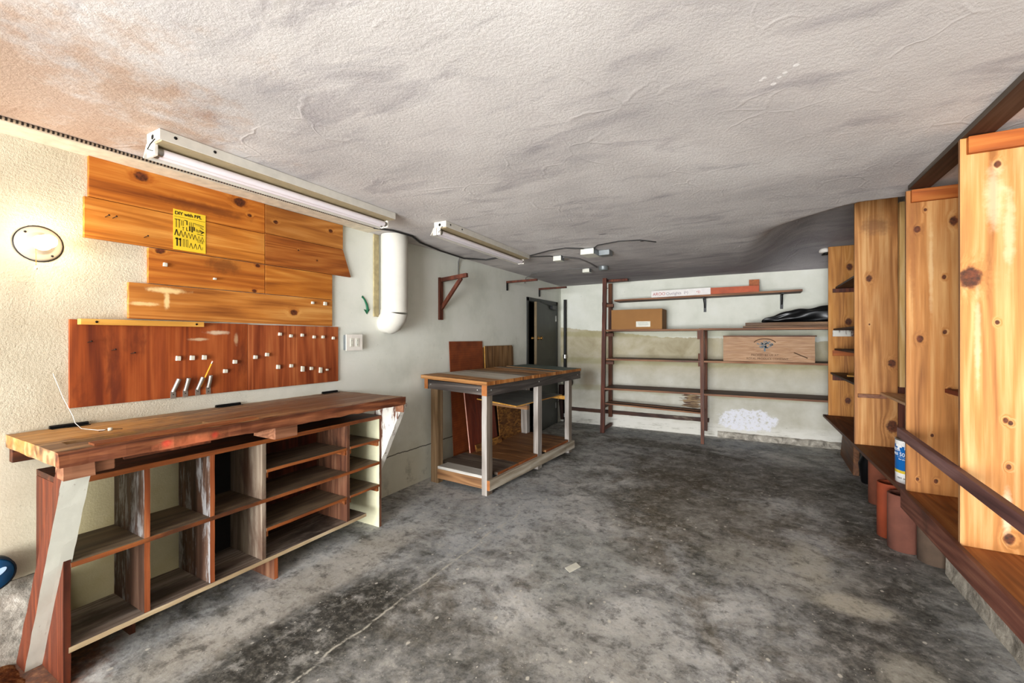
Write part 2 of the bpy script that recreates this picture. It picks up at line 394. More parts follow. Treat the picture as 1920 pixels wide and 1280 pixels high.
def mat_floor():
    n = NT('stained_concrete_floor'); p = n.pos(); x = n.sep(p)
    wq = n.noise(p, 1.3, 4, .6, .5)
    q = n.vmath('ADD', p, n.comb(n.math('MULTIPLY', wq, .35), n.math('MULTIPLY', wq, -.3), 0))
    base = n.ramp(n.noise(q, 2.0, 12, .72, .5), [(.34, '#55554f'), (.45, '#8f8f8d'), (.54, '#b6b6b4'), (.65, '#d6d4cf')])
    br = n.noise(n.map(q, loc=(3, 5, 0)), 1.9, 9, .7, .6)
    col = n.mix(n.rng(br, .5, .66, 0, .7), base, '#5b4f3c')
    dk = n.noise(n.map(q, loc=(9, 2, 4)), 1.3, 9, .7, .8)
    col = n.mix(n.rng(dk, .53, .66, 0, .65), col, '#3d3b35')
    # oil and tyre stains of their own shape, pale worn patches
    for (c, s, hexc, st, ns) in [((-2.2, 1.6), (.22, 1.1), '#b9b2a6', .7, .8), ((-1.75, 3.0), (.4, 1.0), '#a9adb0', .6, 1.3), ((-2.3, 3.1), (.35, .7), '#a3a5a6', .6, .9),
                             ((-1.82, 1.35), (.30, .72), '#2d2b25', .92, .7), ((-1.25, 1.3), (.5, .6), '#45433c', .55, 1.3), ((-.8, 1.75), (.3, .4), '#4a473d', .5, 1.5),
                             ((-.35, 3.7), (.8, .9), '#574a32', .6, 1.7), ((-.2, 5.0), (1.3, .8), '#463b29', .65, 1.6), ((-.75, 4.5), (.5, .5), '#4d412e', .6, 1.5),
                             ((.55, 2.5), (.4, .9), '#3b3831', .75, 1.2), ((.8, 4.2), (.35, 1.6), '#45423b', .65, .9),
                             ((-1.2, 5.9), (.8, .25), '#3f392c', .75, 1.0), ((-.95, 2.6), (.4, .5), '#9da09c', .5, 1.7), ((-.6, 1.9), (.5, .35), '#aeaca6', .55, 1.6),
                             ((.1, 3.1), (.5, .35), '#b3b0a6', .5, 1.6), ((.46, 2.85), (.22, .13), '#cfc8b6', .75, .9), ((.3, 3.3), (.12, .4), '#c0b9a6', .5, 1.3), ((.60, 2.25), (.16, .3), '#bab5a6', .6, 1.2),
                             ((-.7, 6.4), (1.8, .30), '#8d9296', .7, .8), ((-.55, 5.75), (.27, .12), '#3a352b', .9, .35), ((-.3, 5.65), (.26, .13), '#453d30', .9, .35)]:
        d = n.vmath('DIVIDE', n.vmath('SUBTRACT', p, (c[0], c[1], 0)), (s[0], s[1], 1))
        L = n.math('ADD', n.vmath('LENGTH', d), n.math('MULTIPLY', n.math('SUBTRACT', n.noise(p, 3.2, 9, .7, .6), .5), ns))
        col = n.mix(n.rng(L, .55, 1.05, st, 0), col, hexc)
    md = n.noise(p, 8.5, 11, .76, .3)
    col = n.mix(n.rng(md, .5, .63, 0, .5), col, '#bdbab3'); col = n.mix(n.rng(md, .5, .37, 0, .6), col, '#34322d')
    fine = n.noise(p, 26, 8, .75)
    col = n.mix(n.rng(fine, .45, .7, 0, .45), col, '#9a958a'); col = n.mix(n.rng(fine, .52, .32, 0, .5), col, '#26241f')
    # pale paint chips and grit
    for sc, th, off in ((16, .16, 0), (34, .15, 3), (70, .15, 7)):
        v = n.vor(n.map(p, loc=(off, off, 0), scale=(1, .75, 1)), sc)
        pick = n.math('GREATER_THAN', n.sep(v.outputs['Color'])[0], .80)
        col = n.mix(n.math('MULTIPLY', n.rng(n.math('ADD', v.outputs['Distance'], n.math('MULTIPLY', n.noise(p, 90, 2), .12)), th, th + .07, .8, 0), pick), col, '#cfcabd')
    # long thin crack
    cx = n.math('SUBTRACT', x[0], n.math('ADD', -1.73, n.math('MULTIPLY', n.noise(n.map(p, scale=(0, 1, 0)), 1.6, 7, .6), .17)))
    ck = n.math('MULTIPLY', n.math('MULTIPLY', n.rng(n.math('ABSOLUTE', cx), .001, .010, .9, 0), n.rng(n.noise(p, 12, 6, .7), .38, .56)), n.rng(x[1], 2.9, 3.3, 1, 0))
    col = n.mix(ck, col, '#bdb8aa')
    # earth by the left footing
    dd = n.math('ADD', n.vmath('LENGTH', n.vmath('DIVIDE', n.vmath('SUBTRACT', p, (-2.75, .35, 0)), (.55, .6, 1))), n.math('MULTIPLY', n.math('SUBTRACT', n.noise(p, 8, 6, .7), .5), .6))
    col = n.mix(n.rng(dd, .75, 1.0, .9, 0), col, n.ramp(n.noise(p, 30, 6, .7), [(.3, '#2d170c'), (.55, '#6b3c1e'), (.75, '#a77447')]))
    n.bump(n.math('ADD', n.noise(p, 45, 6, .65), n.math('MULTIPLY', wq, 1.5)), .3, .006)
    return n.done(col, n.rng(dk, .35, .65, .75, .5), 0, .3)

def mat_curb():
    n = NT('chalky_concrete'); p = n.pos()
    col = n.ramp(n.noise(p, 9, 9, .7, .6), [(.3, '#4b4741'), (.45, '#8e887d'), (.6, '#b8b1a4'), (.75, '#e2ded4')])
    n.bump(n.noise(p, 30, 6, .7), .6, .012)
    return n.done(col, .9, 0, .15)

M = {}
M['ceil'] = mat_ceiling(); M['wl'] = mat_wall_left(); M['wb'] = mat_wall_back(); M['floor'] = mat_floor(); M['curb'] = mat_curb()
M['wr'] = plain('grey_plaster_wall', '#a9a49a', .85, var=.15, vscale=4, bump=.3)
M['dark'] = plain('dark_backing', '#1a1a18', .9)  # near-black colour paints in the darkness beyond the door

# ------------------------------------------------------------------ setting
XW, XR, YB, ZC, YF = -2.84, 1.17, 6.78, 2.29, -4.6
MB().box(-4.2, 1.4, YF - .1, YB + .15, -.15, 0.0).build('floor', M['floor'], kind='structure')
wl = MB().box(XW - .15, XW, YF - .1, 5.57, 0, 2.75).box(XW - .15, XW, 5.57, 6.57, 1.955, 2.75).box(XW - .15, XW, 6.57, YB + .15, 0, 2.75)
wl.build('wall_left', M['wl'], kind='structure')
MB().box(XW, XR + .15, YB, YB + .15, 0, 2.75).build('wall_back', M['wb'], kind='structure')
MB().box(XR, XR + .15, YF - .1, YB, 0, 2.75).build('wall_right', M['wr'], kind='structure')
MB().box(XW - .15, XR + .15, YF - .1, YF, 2.12, 2.75).build('wall_front', M['wr'], kind='structure')
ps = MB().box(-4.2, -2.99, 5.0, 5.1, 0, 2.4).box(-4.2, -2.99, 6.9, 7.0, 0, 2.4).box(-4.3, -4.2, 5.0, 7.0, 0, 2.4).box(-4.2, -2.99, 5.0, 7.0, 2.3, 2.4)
ps.build('wall_dark_backing', M['dark'], kind='structure')  # closet added behind the door gap to keep sky light out

def ceil_z(x, y):
    yl = 3.60 + max(0.0, .62 - x) * .78          # plaster lip, right rear
    amt = min(1, max(0, (x + .15) / .75)); amt = amt * amt * (3 - 2 * amt)
    z = ZC - .02 * max(0, (y - 3.5) / 3.3) * max(0, min(1, (-.5 - x) / 2.0))
    if y > yl:
        t = (y - yl) / (YB - yl)
        up = min(1.0, (y - yl) / (.10 + 1.3 * (1 - min(1, max(0, (x + .1) / .65))))); up = up * up * (3 - 2 * up)
        z += .36 * amt * up * (1 - t ** 4)
    return z - .006 * max(0, (y - 5.6)) 
xs = [XW + (XR - XW) * i / 110 for i in range(111)]
ys = [YF + (3.3 - YF) * i / 40 for i in range(40)] + [3.3 + 1.2 * i / 70 for i in range(70)] + [4.5 + (YB - 4.5) * i / 40 for i in range(41)]
cm = MB(); W_ = len(xs)
cm.add([(x, y, ceil_z(x, y)) for y in ys for x in xs],
       [(j * W_ + i, (j + 1) * W_ + i, (j + 1) * W_ + i + 1, j * W_ + i + 1) for j in range(len(ys) - 1) for i in range(W_ - 1)], 0, True)
b0 = len(cm.v)
cm.box(XW - .15, XR + .15, YF - .1, YB + .15, 2.72, 2.8)
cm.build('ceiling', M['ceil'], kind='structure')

# footing, curb and sill
fm = MB().prism([(XW, YF, 0), (XW + .07, YF, 0), (XW + .055, YF, .30), (XW, YF, .335)], (0, .70 - YF, 0))
fm.build('trim_1', M['curb'], kind='structure', jitter=.006, cell=.12)
MB().prism([(.99, YF, 0), (1.17, YF, 0), (1.17, YF, .40), (1.01, YF, .40)], (0, 3.50 - YF, 0)).build('trim_2', M['curb'], kind='structure', jitter=.006, cell=.1)
M['sill'] = wood('rotten_sill_wood', '#1c0f0a', '#3a2318', '#5b3a2a', 'x', dirt='#8d7f6d', dirt_amt=.12)
MB().box(-2.7, -.56, 6.74, 6.78, .20, .255).build('baseboard_back', M['sill'], kind='structure', jitter=.006, cell=.08)
MB().prism([(-.45, 6.78, 0), (-.45, 6.73, 0), (-.45, 6.755, .07), (-.45, 6.78, .085)], (1.6, 0, 0)).build('trim_3', M['curb'], kind='structure', jitter=.01, cell=.06)
M['covewhite'] = plain('cove_paint', '#d9cdb6', .8, var=.12)
MB().box(XW, XW + .16, YF, 2.60, 2.2845, 2.2915).build('trim_4', M['covewhite'], kind='structure')

# ------------------------------------------------------------------ door in the left wall
M['doorpaint'] = plain('grey_green_door_paint', '#474a44', .5, var=.12, vscale=5)
M['doorframe'] = plain('dark_grey_frame_paint', '#3b3d3a', .5)
M['dooredge'] = plain('bare_door_edge', '#6c5a3e', .6)
M['brass'] = plain('worn_brass', '#b98b4a', .3, 1.0)
M['black'] = plain('black_metal', '#0d0d0e', .4, .3)
M['steel'] = plain('bright_steel', '#b9b7b2', .35, .9)
fr = MB().box(XW - .12, XW + .012, 5.515, 5.575, 0, 1.985).box(XW - .12, XW + .012, 6.565, 6.62, 0, 1.985).box(XW - .12, XW + .012, 5.515, 6.62, 1.93, 1.985)
d1 = thing('door_1', (XW, 5.52, 0), 'dark grey-green door standing ajar in its frame behind the slatted table', 'door'); d1['kind'] = 'structure'
fr.build('door_frame', M['doorframe'], d1, bevel=.003)
# leaf hinged at the far jamb, swung slightly into the room
hx, hy, ang = XW + .005, 6.56, R(5.2)
def leaf(px, py, z): # px along leaf from hinge, py thickness
    dx, dy = math.sin(ang), -math.cos(ang)
    return Vector((hx + dx * px - dy * 0 + math.cos(ang) * py, hy + dy * px + math.sin(ang) * py, z))
def leafbox(m, a0, a1, t0, t1, z0, z1, mi=0):
    return m.hexa([leaf(a0, t0, z0), leaf(a0, t1, z0), leaf(a1, t1, z0), leaf(a1, t0, z0), leaf(a0, t0, z1), leaf(a0, t1, z1), leaf(a1, t1, z1), leaf(a1, t0, z1)], mi)
leafbox(MB(), 0, .90, -.035, .005, .012, 1.925, [0, 0, 0, 1, 0, 0]).build('door_leaf', [M['doorpaint'], M['dooredge']], d1, bevel=.002)
for t, sg in ((.005, 1), (-.035, -1)):
    c = leaf(.84, t, 1.395); ax = (leaf(.84, t + sg, 1.395) - c)
    MB().lathe([(.0, .0), (.03, .0), (.03, .006), (.011, .010), (.011, .035), (.026, .042), (.028, .055), (.018, .066), (0, .068)], c, ax, 16).build('door_knob', M['brass'], d1)
for z in (1.71, .3):
    leafbox(MB(), -.01, .035, .005, .009, z - .045, z + .045).build('hinge', M['steel'], d1)
cl = leafbox(MB(), .08, .32, .006, .05, 1.845, 1.905)
cl.build('door_closer', M['black'], d1, bevel=.006)
MB().beam(leaf(.2, .05, 1.90), (XW + .07, 5.85, 1.935), .02, .008, (0, 0, 1)).build('closer_arm', M['black'], d1)

# ------------------------------------------------------------------ panelling and boards on the left wall
OR = ('#7c3d12', '#b4661f', '#d18a3a')
XP = XW + .02
def plank(name, pts, mat, label, cat='plank', th=.02, group=None):
    return MB().prism([(XW, y, z) for y, z in pts], (th, 0, 0)).build(name, mat, label=label, cat=cat, group=group, bevel=.002)
wm = lambda nm, kn, c=OR, **k: wood(nm, c[0], c[1], c[2], 'y', [((XP, y, z), r) for y, z, r in kn], **k)
G = 'pine wall boards above the workbench'
plank('wall_plank', [(.839, 2.087), (1.708, 2.087), (1.708, 2.285), (.839, 2.285)],
      wm('pine_a', [(1.046, 2.249, .024), (1.549, 2.251, .028), (1.609, 2.182, .011)], marks=[((XP, 1.35, 2.16), (.2, .3, .035), '#5b2c10', .5)]), 'top left orange pine board with two big dark knots, above the bulb', group=G)
plank('wall_plank', [(1.712, 2.093), (2.331, 2.093), (2.331, 2.282), (1.712, 2.282)],
      wm('pine_b', [(1.782, 2.18, .013), (2.218, 2.213, .014)], ('#84491c', '#b06f2e', '#cf9350')), 'top right pine board with two small knots, under the long light fixture', group=G)
plank('wall_plank', [(.823, 1.886), (1.708, 1.886), (1.708, 2.084), (.823, 2.084)],
      wm('pine_c', [], ('#8a4a17', '#bf7427', '#d99a49')), 'second-row left pine board, the one the yellow poster hangs on', group=G)
plank('wall_plank', [(1.712, 1.886), (2.409, 1.884), (2.331, 2.09), (1.712, 2.09)],
      wm('pine_d', [(2.1, 1.97, .006), (1.95, 2.02, .006)], ('#6f3410', '#a05a20', '#bd7b38')), 'second-row right pine board with a slanted pointed right end', group=G)
plank('wall_plank', [(1.077, 1.692), (1.708, 1.692), (1.708, 1.882), (1.077, 1.882)],
      wm('pine_e', [(1.13, 1.872, .017), (1.66, 1.868, .012), (1.639, 1.703, .011)], ('#7a3c12', '#b0631f', '#cc8636'), marks=[((XP, 1.45, 1.84), (.2, .12, .05), '#4c2812', .55)]), 'third-row left pine board just below the yellow poster', group=G)
plank('wall_plank', [(1.712, 1.692), (2.233, 1.69), (2.233, 1.882), (1.712, 1.882)],
      wm('pine_f', [], ('#7f4213', '#b46a22', '#cf8d3d')), 'third-row right pine board, plain, next to the white wall', group=G)
plank('wall_plank', [(.993, 1.500), (2.233, 1.488), (2.233, 1.688), (.993, 1.688)],
      wm('pine_g', [(1.914, 1.576, .021)], ('#84481a', '#b9742f', '#d49a52'),
         marks=[((XP, 1.16, 1.66), (.2, .1, .018), '#e6c48a', .9), ((XP, 1.16, 1.61), (.2, .016, .06), '#e6c48a', .9), ((XP, 1.06, 1.58), (.2, .07, .012), '#e6c48a', .8)]), 'long bottom pine board with pale scratches at its left end', group=G)
RB = ('#7a3012', '#a3481c', '#bd652c')
MBx = lambda y0, y1, z0, z1, x1: MB().box(XW, x1, y0, y1, z0, z1)
M['plyL'] = wood('red_plywood_left', '#5e2510', '#8b4018', '#a85b2a', 'z', scale=.8, dirt='#54200d', dirt_amt=.18,
                 marks=[((XP, 1.42, 1.43), (.2, .07, .014), '#cbb79b', .8), ((XP, 1.32, 1.39), (.2, .05, .01), '#c9b18d', .7), ((XP, 1.53, 1.39), (.2, .015, .04), '#c2a27c', .6)])
M['plyR'] = wood('red_plywood_right', '#6f3016', '#954a24', '#ae6537', 'z', scale=.9, contrast=1.3)
MBx(.773, 1.60, 1.066, 1.488, XW + .014).build('plywood_backboard', M['plyL'], label='red-brown plywood sheet behind the left half of the bench, holding clips', cat='board', bevel=.0015)
MBx(1.602, 2.292, 1.064, 1.484, XW + .014).build('plywood_backboard', M['plyR'], label='red-brown grained plywood sheet with rows of white pegs beside the light switch', cat='board', bevel=.0015)
lg = thing('ledge_strip', (XW + .02, 1.06, 1.46), 'yellow pine ledge strip along the top of the red plywood', 'ledge')
M['ledge'] = wood('pine_strip', '#b07a2c', '#d39b45', '#e3b766', 'y')
MB().box(XW + .0145, XW + .055, .80, 1.33, 1.463, 1.491).build('strip', M['ledge'], lg, bevel=.002)
M['screw'] = plain('dark_screw', '#1b1613', .4, .6)
for y in (.858, 1.29): MB().lathe([(0, 0), (.006, 0), (.005, .002), (0, .0022)], (XW + .055, y, 1.477), (1, 0, 0), 10).build('screw', M['screw'], lg)

# white wooden pegs
M['peg'] = plain('chalk_white_peg', '#c8c1af', .8, var=.15, vscale=60)
def peg(y, z, label, group, s=1.0, tall=1.0, x0=XW + .014, ry=0):
    p = [(x0, y - .011 * s, z - .011 * s * tall), (x0, y + .011 * s, z - .012 * s * tall), (x0, y + .012 * s, z + .010 * s * tall), (x0, y - .009 * s, z + .012 * s * tall)]
    return MB().prism(p, (.016, 0, 0)).build('wall_peg', M['peg'], label=label, cat='peg', group=group, bevel=.002)
row = ['first', 'second', 'third', 'fourth', 'fifth', 'last']
for i, (y, z) in enumerate([(1.811, 1.425), (1.891, 1.413), (1.977, 1.419), (2.073, 1.406), (2.148, 1.406), (2.239, 1.398)]):
    peg(y, z, row[i] + ' white peg from the left in the top row on the red plywood', 'top row of pegs', .9)
for i, (y, z, t) in enumerate([(1.798, 1.203, 1.2), (1.893, 1.205, 1), (1.98, 1.178, 1.7), (2.05, 1.177, 1), (2.127, 1.16, 1.8), (2.184, 1.159, .8)]):
    peg(y, z, row[i] + ' white peg from the left in the bottom right row on the red plywood', 'bottom row of pegs', 1.0 if t != .8 else .75, t)
peg(1.644, 1.275, 'left one of two white pegs in the middle of the red plywood', 'middle pegs')
peg(1.721, 1.289, 'right one of two white pegs in the middle of the red plywood', 'middle pegs')
for i, y in enumerate((1.213, 1.282, 1.345)):
    peg(y, 1.285, 'white square peg above the metal clips, ' + ('leftmost of three', 'middle of three', 'rightmost of three')[i], 'pegs above the clips', 1.0, 1.15)
peg(1.461, 1.197, 'low white peg just right of the metal clips', 'pegs right of the clips')
peg(1.517, 1.251, 'higher white peg right of the metal clips', 'pegs right of the clips')
peg(2.057, 1.655, 'small left white peg at right end of the long bottom pine board', 'pegs on the pine boards', .8, 1, XW + .02)
peg(2.162, 1.656, 'bigger right white peg at right end of the long bottom pine board', 'pegs on the pine boards', 1.05, 1.1, XW + .02)
peg(1.149, 1.800, 'lone white peg under the yellow poster', 'pegs on the pine boards', .8, 1.1, XW + .02)
peg(1.399, 1.752, 'flat white peg on the third-row pine board, right of the poster', 'pegs on the pine boards', .7, .7, XW + .02)

# nails
M['nail'] = plain('rusty_nail', '#3a2a22', .5, .6)
for (y, z, l, x0) in [(.837, 1.377, 'nail with pale head near left edge of the red plywood', XW + .014), (.927, 1.336, 'second bent nail from left on the red plywood', XW + .014),
                  (1.004, 1.317, 'third nail from left on the red plywood', XW + .014), (.900, 2.0, 'left of two nails at the left end of the second-row pine board', XW + .02),
                  (.929, 2.001, 'right of two nails at the left end of the second-row pine board', XW + .02), (1.058, 1.93, 'nail low on second-row pine board left of poster', XW + .02)]:
    MB().tube([(x0 - .004, y, z), (x0 + .035, y + .004, z + .006)], .0018, 6).lathe([(0, 0), (.0042, 0), (.0042, .002), (0, .002)], (x0 + .035, y + .004, z + .006), (1, .1, .15), 8).build('nail', M['nail'], label=l, cat='nail', group='nails over the bench')

# metal clips and pencil
M['clip'] = plain('galvanised_clip', '#a9a39a', .4, .75)
M['hole'] = plain('hole_black', '#0a0908', .8)
for i, (y, dy, z0, l) in enumerate([(1.192, .02, 1.062, 'leftmost of four metal tube clips at the foot of the red plywood'), (1.251, .008, 1.062, 'second metal tube clip from the left on the red plywood'),
                              (1.314, .018, 1.066, 'metal tube clip holding the yellow pencil'), (1.370, .004, 1.068, 'rightmost metal tube clip, with two screw holes')]):
    tgt = 1.115 if i != 3 else 1.122
    x0 = XW + .014
    r = thing('tube_clip', (x0, y, z0), l, 'clip', 'metal tube clips')
    MB().box(x0, x0 + .003, y - .0125, y + .0125, z0, tgt - .012).build('plate', M['clip'], r)
    MB().tube([(x0 + .003, y, tgt - .014), (x0 + .008, y + dy * .15, tgt), (x0 + .016, y + dy * .5, tgt + .025), (x0 + .022, y + dy, tgt + .055)], [.011, .0105, .0105, .011], 12, cap=False).build('tube', M['clip'], r)
    for k in ((0,) if i != 3 else (0, 1)):
        MB().lathe([(0, 0), (.003, 0), (.003, .0006), (0, .0006)], (x0 + .003, y, z0 + .022 + k * .018 - (.008 if i == 3 else 0)), (1, 0, 0), 10).build('screw_hole', M['hole'], r)
pc = thing('pencil', (XW + .03, 1.327, 1.12), 'yellow pencil standing in the third metal clip', 'pencil')
M['pencil'] = plain('yellow_pencil_paint', '#d98f1c', .4, var=.05); M['eraser'] = plain('pink_eraser', '#d9a08e', .7)
a, bq = Vector((XW + .028, 1.324, 1.115)), Vector((XW + .052, 1.376, 1.262))
MB().tube([a, a.lerp(bq, .90)], .0042, 6, smooth=False).build('shaft', M['pencil'], pc)
MB().tube([a.lerp(bq, .90), a.lerp(bq, .95)], .0044, 10).build('ferrule', M['steel'], pc)
MB().tube([a.lerp(bq, .95), bq], .0042, 10).build('eraser', M['eraser'], pc)

# yellow tool poster
M['yellow'] = plain('poster_yellow', '#e3c02c', .6, var=.05); M['ink'] = plain('printing_ink', '#2a210c', .7); M['inkline'] = plain('ochre_rule', '#a8820f', .7)
xq = XW + .021
po = thing('tool_poster', (xq, 1.27, 1.892), 'yellow card poster of black tool silhouettes pinned to the pine boards', 'poster')
Y0, Y1, Z0, Z1 = 1.19, 1.352, 1.893, 2.118
MB().box(xq, xq + .002, Y0, Y1, Z0, Z1).build('card', M['yellow'], po)
xs_ = xq + .0022
text('title', 'DIY with BPL', .0245, (xs_, Y0 + .006, Z1 - .028), (0, 1, 0), (0, 0, 1), M['ink'], po, sx=1.0, offset=.0009)
MB().box(xs_ - .0002, xs_ + .0003, Y0 + .004, Y1 - .004, Z1 - .0415, Z1 - .0385).build('rule_line', M['inkline'], po)
def PP(m, y, z, w_, h_): m.box(xs_ - .0002, xs_ + .0004, Y0 + y, Y0 + y + w_, Z1 - z - h_, Z1 - z)
def LN(m, y0, z0, y1, z1, t=.0022): m.beam((xs_, Y0 + y0, Z1 - z0), (xs_, Y0 + y1, Z1 - z1), .0006, t, (1, 0, 0))
t = MB()   # hammers, chisels, squares, saws
for y in (.012, .026): PP(t, y, .056, .003, .045); PP(t, y - .006, .054, .013, .004)
for y in (.038, .046): PP(t, y, .056, .002, .03)
PP(t, .052, .052, .014, .004); PP(t, .063, .052, .005, .026)
for y in (.078, .087, .096): PP(t, y, .058, .002, .026)
PP(t, .042, .093, .010, .003); PP(t, .046, .093, .002, .02); PP(t, .062, .09, .003, .02); PP(t, .062, .108, .01, .003)
for y, h in ((.076, .028), (.088, .032), (.098, .022)): PP(t, y, .082, .007, h)
LN(t, .100, .060, .152, .068, .003); LN(t, .104, .068, .150, .074, .0015)
for k in range(6): PP(t, .112 + .006 * k, .09 + .002 * (k % 3), .002, .016)
LN(t, .132, .078, .150, .086, .003); LN(t, .130, .096, .154, .104, .004); LN(t, .118, .118, .15, .121, .003); LN(t, .138, .112, .152, .100, .006)
t.build('tool_silhouettes', M['ink'], po)
t = MB()   # pliers row and wrench row
for k, y in enumerate((.014, .036, .056, .074, .090, .106, .126, .144)):
    th = (.005, .003, .0025, .002, .002, .0025, .0015, .0018)[k]; hh = .034 - .001 * k
    LN(t, y, .112 + .0028 * k, y - .008, .112 + .0028 * k + hh, th); LN(t, y + .001, .112 + .0028 * k, y + .009, .112 + .0028 * k + hh, th)
for y, wd in ((.014, .007), (.03, .006)): PP(t, y, .158, wd, .046); PP(t, y - .005, .158 + y * .1, wd + .006, .008)
for y in (.050, .066):
    LN(t, y - .003, .162, y - .003, .204, .002); LN(t, y + .004, .162, y + .004, .204, .002); LN(t, y - .003, .162, y + .004, .162, .002)
for y in (.086, .108, .130): LN(t, y, .176, y - .008, .205, .0025); LN(t, y, .176, y + .009, .208, .0028)
for k in range(4): LN(t, .118, .150 + .005 * k, .148, .154 + .005 * k, .0012)
LN(t, .146, .155, .146, .172, .002); LN(t, .146, .19, .145, .207, .0015)
t.build('plier_silhouettes', M['ink'], po)

# ------------------------------------------------------------------ bare bulb on the left wall
M['porcelain'] = plain('white_porcelain', '#e8e2d8', .3, var=.04)
n = NT('lit_bulb_glass'); n.b.inputs['Emission Color'].default_value = (1.0, .80, .55, 1); n.b.inputs['Emission Strength'].default_value = 88.0
M['bulb'] = n.done('#fff2dd', .4)
lh = thing('lampholder', (XW, .675, 1.74), 'round white porcelain lampholder with pull chain on the left wall', 'lampholder')
bc = Vector((XW, .675, 1.826))
MB().lathe([(0, 0), (.076, 0), (.078, .006), (.072, .014), (.055, .018), (.046, .024), (.036, .046), (.034, .05), (0, .05)], bc, (1, 0, 0), 32).build('base', plain('aged_porcelain', '#a79c8c', .35, var=.05), lh)
MB().lathe([(.079, 0), (.0815, .001), (.0815, .004), (.079, .005)], bc, (1, 0, 0), 32).build('rim', M['screw'], lh)
for dy, dz in ((-.045, .045), (.04, -.05)): MB().lathe([(0, 0), (.005, 0), (.004, .002), (0, .002)], bc + Vector((.0165, dy, dz)), (1, 0, 0), 10).build('screw', M['screw'], lh)
ch = MB()
for k in range(13): ch.lathe([(0, -.0026), (.0022, -.0012), (.0022, .0012), (0, .0026)], (XW + .047, .656, 1.80 - .0062 * k), (0, 0, 1), 8)
co = ch.build('pull_chain', M['brass'], lh)
MB().lathe([(0, 0), (.005, 0), (.0065, .01), (.003, .016), (0, .017)], (XW + .047, .656, 1.704), (0, 0, 1), 12).build('chain_bell', M['peg'], co)
lb = MB().lathe([(0, 0), (.013, 0), (.014, .012), (.020, .022), (.028, .037), (.030, .050), (.027, .064), (.018, .075), (0, .080)], bc + Vector((.048, .0, 0)), (1, .12, .05), 20)
lb.build('light_bulb', M['bulb'], label='bare lit incandescent bulb glowing in the white lampholder', cat='bulb')

# ------------------------------------------------------------------ fluorescent strip fixtures
M['enamel'] = plain('white_enamel', '#cdc8bd', .35, var=.06)
M['tube'] = plain('frosted_tube', '#ece4e8', .25, var=.02)
M['bulbtan'] = plain('bulb_lit_beige_enamel', '#a99876', .5, var=.06)  # tan cast of the bulb on the underside, painted in as beige
M['tubecap'] = plain('tube_cap_metal', '#9a958c', .4, .7)
def fluorescent(x, y0, y1, skew, label, ylab, xw=.155):
    r = thing('fluorescent_fixture', (x, y0, 2.17), label, 'light fixture', 'fluorescent strip lights')
    X = lambda v: Vector((v.x + (v.y - y0) * skew, v.y, v.z))
    z = 2.289
    MB().box(x - .115, x, y0, y1, z - .046, z).build('housing', M['enamel'], r, bevel=.003, xf=X)
    MB().prism([(x - .112, y0, z - .044), (x - xw + .008, y0, z - .098), (x - xw + .004, y0, z - .098), (x - .118, y0, z - .042)], (0, y1 - y0 - .01, 0)).build('reflector', M['enamel'], r, xf=X)
    MB().box(x - .108, x - .004, y0 + .01, y1 - .012, z - .051, z - .0455).build('tinted_underside', M['bulbtan'], r, xf=X)  # thin sheet added to carry the painted tan light
    for k, tx in enumerate((x - .078, x - .116)):
        tz = z - .076
        tb = MB().tube([(tx, y0 + .035, tz), (tx, y1 - .035, tz)], .0175, 16).build('tube', M['tube'], r, xf=X)
        for ya, yb in ((y0 + .022, y0 + .042), (y1 - .042, y1 - .022)):
            MB().tube([(tx, ya, tz), (tx, yb, tz)], .0182, 16).build('end_cap', M['tubecap'], tb, xf=X)
        for yy in (y0 + .006, y1 - .022): MB().box(tx - .016, tx + .016, yy, yy + .016, tz - .022, z - .046).build('tube_socket', M['porcelain'], r, bevel=.003, xf=X)
    MB().lathe([(0, 0), (.011, 0), (.011, .001), (0, .001)], (x - .06, y0, z - .026), (0, -1, 0), 14).build('knockout_hole', M['hole'], r)
    for yy in (.06, .22): MB().lathe([(0, 0), (.007, 0), (.007, .001), (0, .001)], (x, y0 + yy, z - .02), (1, 0, 0), 12).build('screw_hole', M['hole'], r, xf=X)
    MB().tube([X(Vector((x - .035, y0 - .002, z - .04))), X(Vector((x - .03, y0 - .02, z - .07))), X(Vector((x - .06, y0 - .018, z - .085))), X(Vector((x - .075, y0 + .01, z - .08)))], .0022, 6).build('wire_loop', M['black'], r)
    return r
fluorescent(-2.20, .878, 2.30, -.0225, 'long white twin-tube fluorescent light over the workbench, nearer of the two', 0)
fluorescent(-2.04, 2.63, 4.14, -.036, 'farther white fluorescent light, hung beyond the white vent pipe', 0)

# ------------------------------------------------------------------ cables, boxes
M['armor'] = wood('armoured_cable_steel', '#2e2823', '#7d7468', '#a89d8e', 'x', scale=3)
n = NT('ribbed_cable_steel'); yv = n.sep(n.pos())[1]
rib = n.math('MULTIPLY_ADD', n.math('SINE', n.math('MULTIPLY', yv, 420)), .5, .5)
M['armor'] = n.done(n.ramp(rib, [(.35, '#2b241e'), (.7, '#a2927e')]), .45, .5)
M['cable'] = plain('dark_cable', '#2c2a29', .6); M['greycable'] = plain('grey_cable', '#6a6764', .6)
M['boxgrey'] = plain('galvanised_box', '#84898a', .45, .6); M['boxwhite'] = plain('cream_cover_plate', '#d8d6c8', .5, var=.08)
tube = lambda nm, pts, r, m, l, cat='cable', grp=None: MB().tube(pts, r, 8).build(nm, m, label=l, cat=cat, group=grp)
z = 2.283
MB().tube([(-2.63, -.3, z), (-2.638, .52, z), (-2.635, .704, z), (-2.64, .927, z), (-2.63, 1.298, z), (-2.638, 1.678, z), (-2.649, 2.171, z), (-2.657, 2.49, z)], .0075, 10).build('armoured_cable', M['armor'], label='ribbed steel cable running along the ceiling above the pine boards', cat='cable')
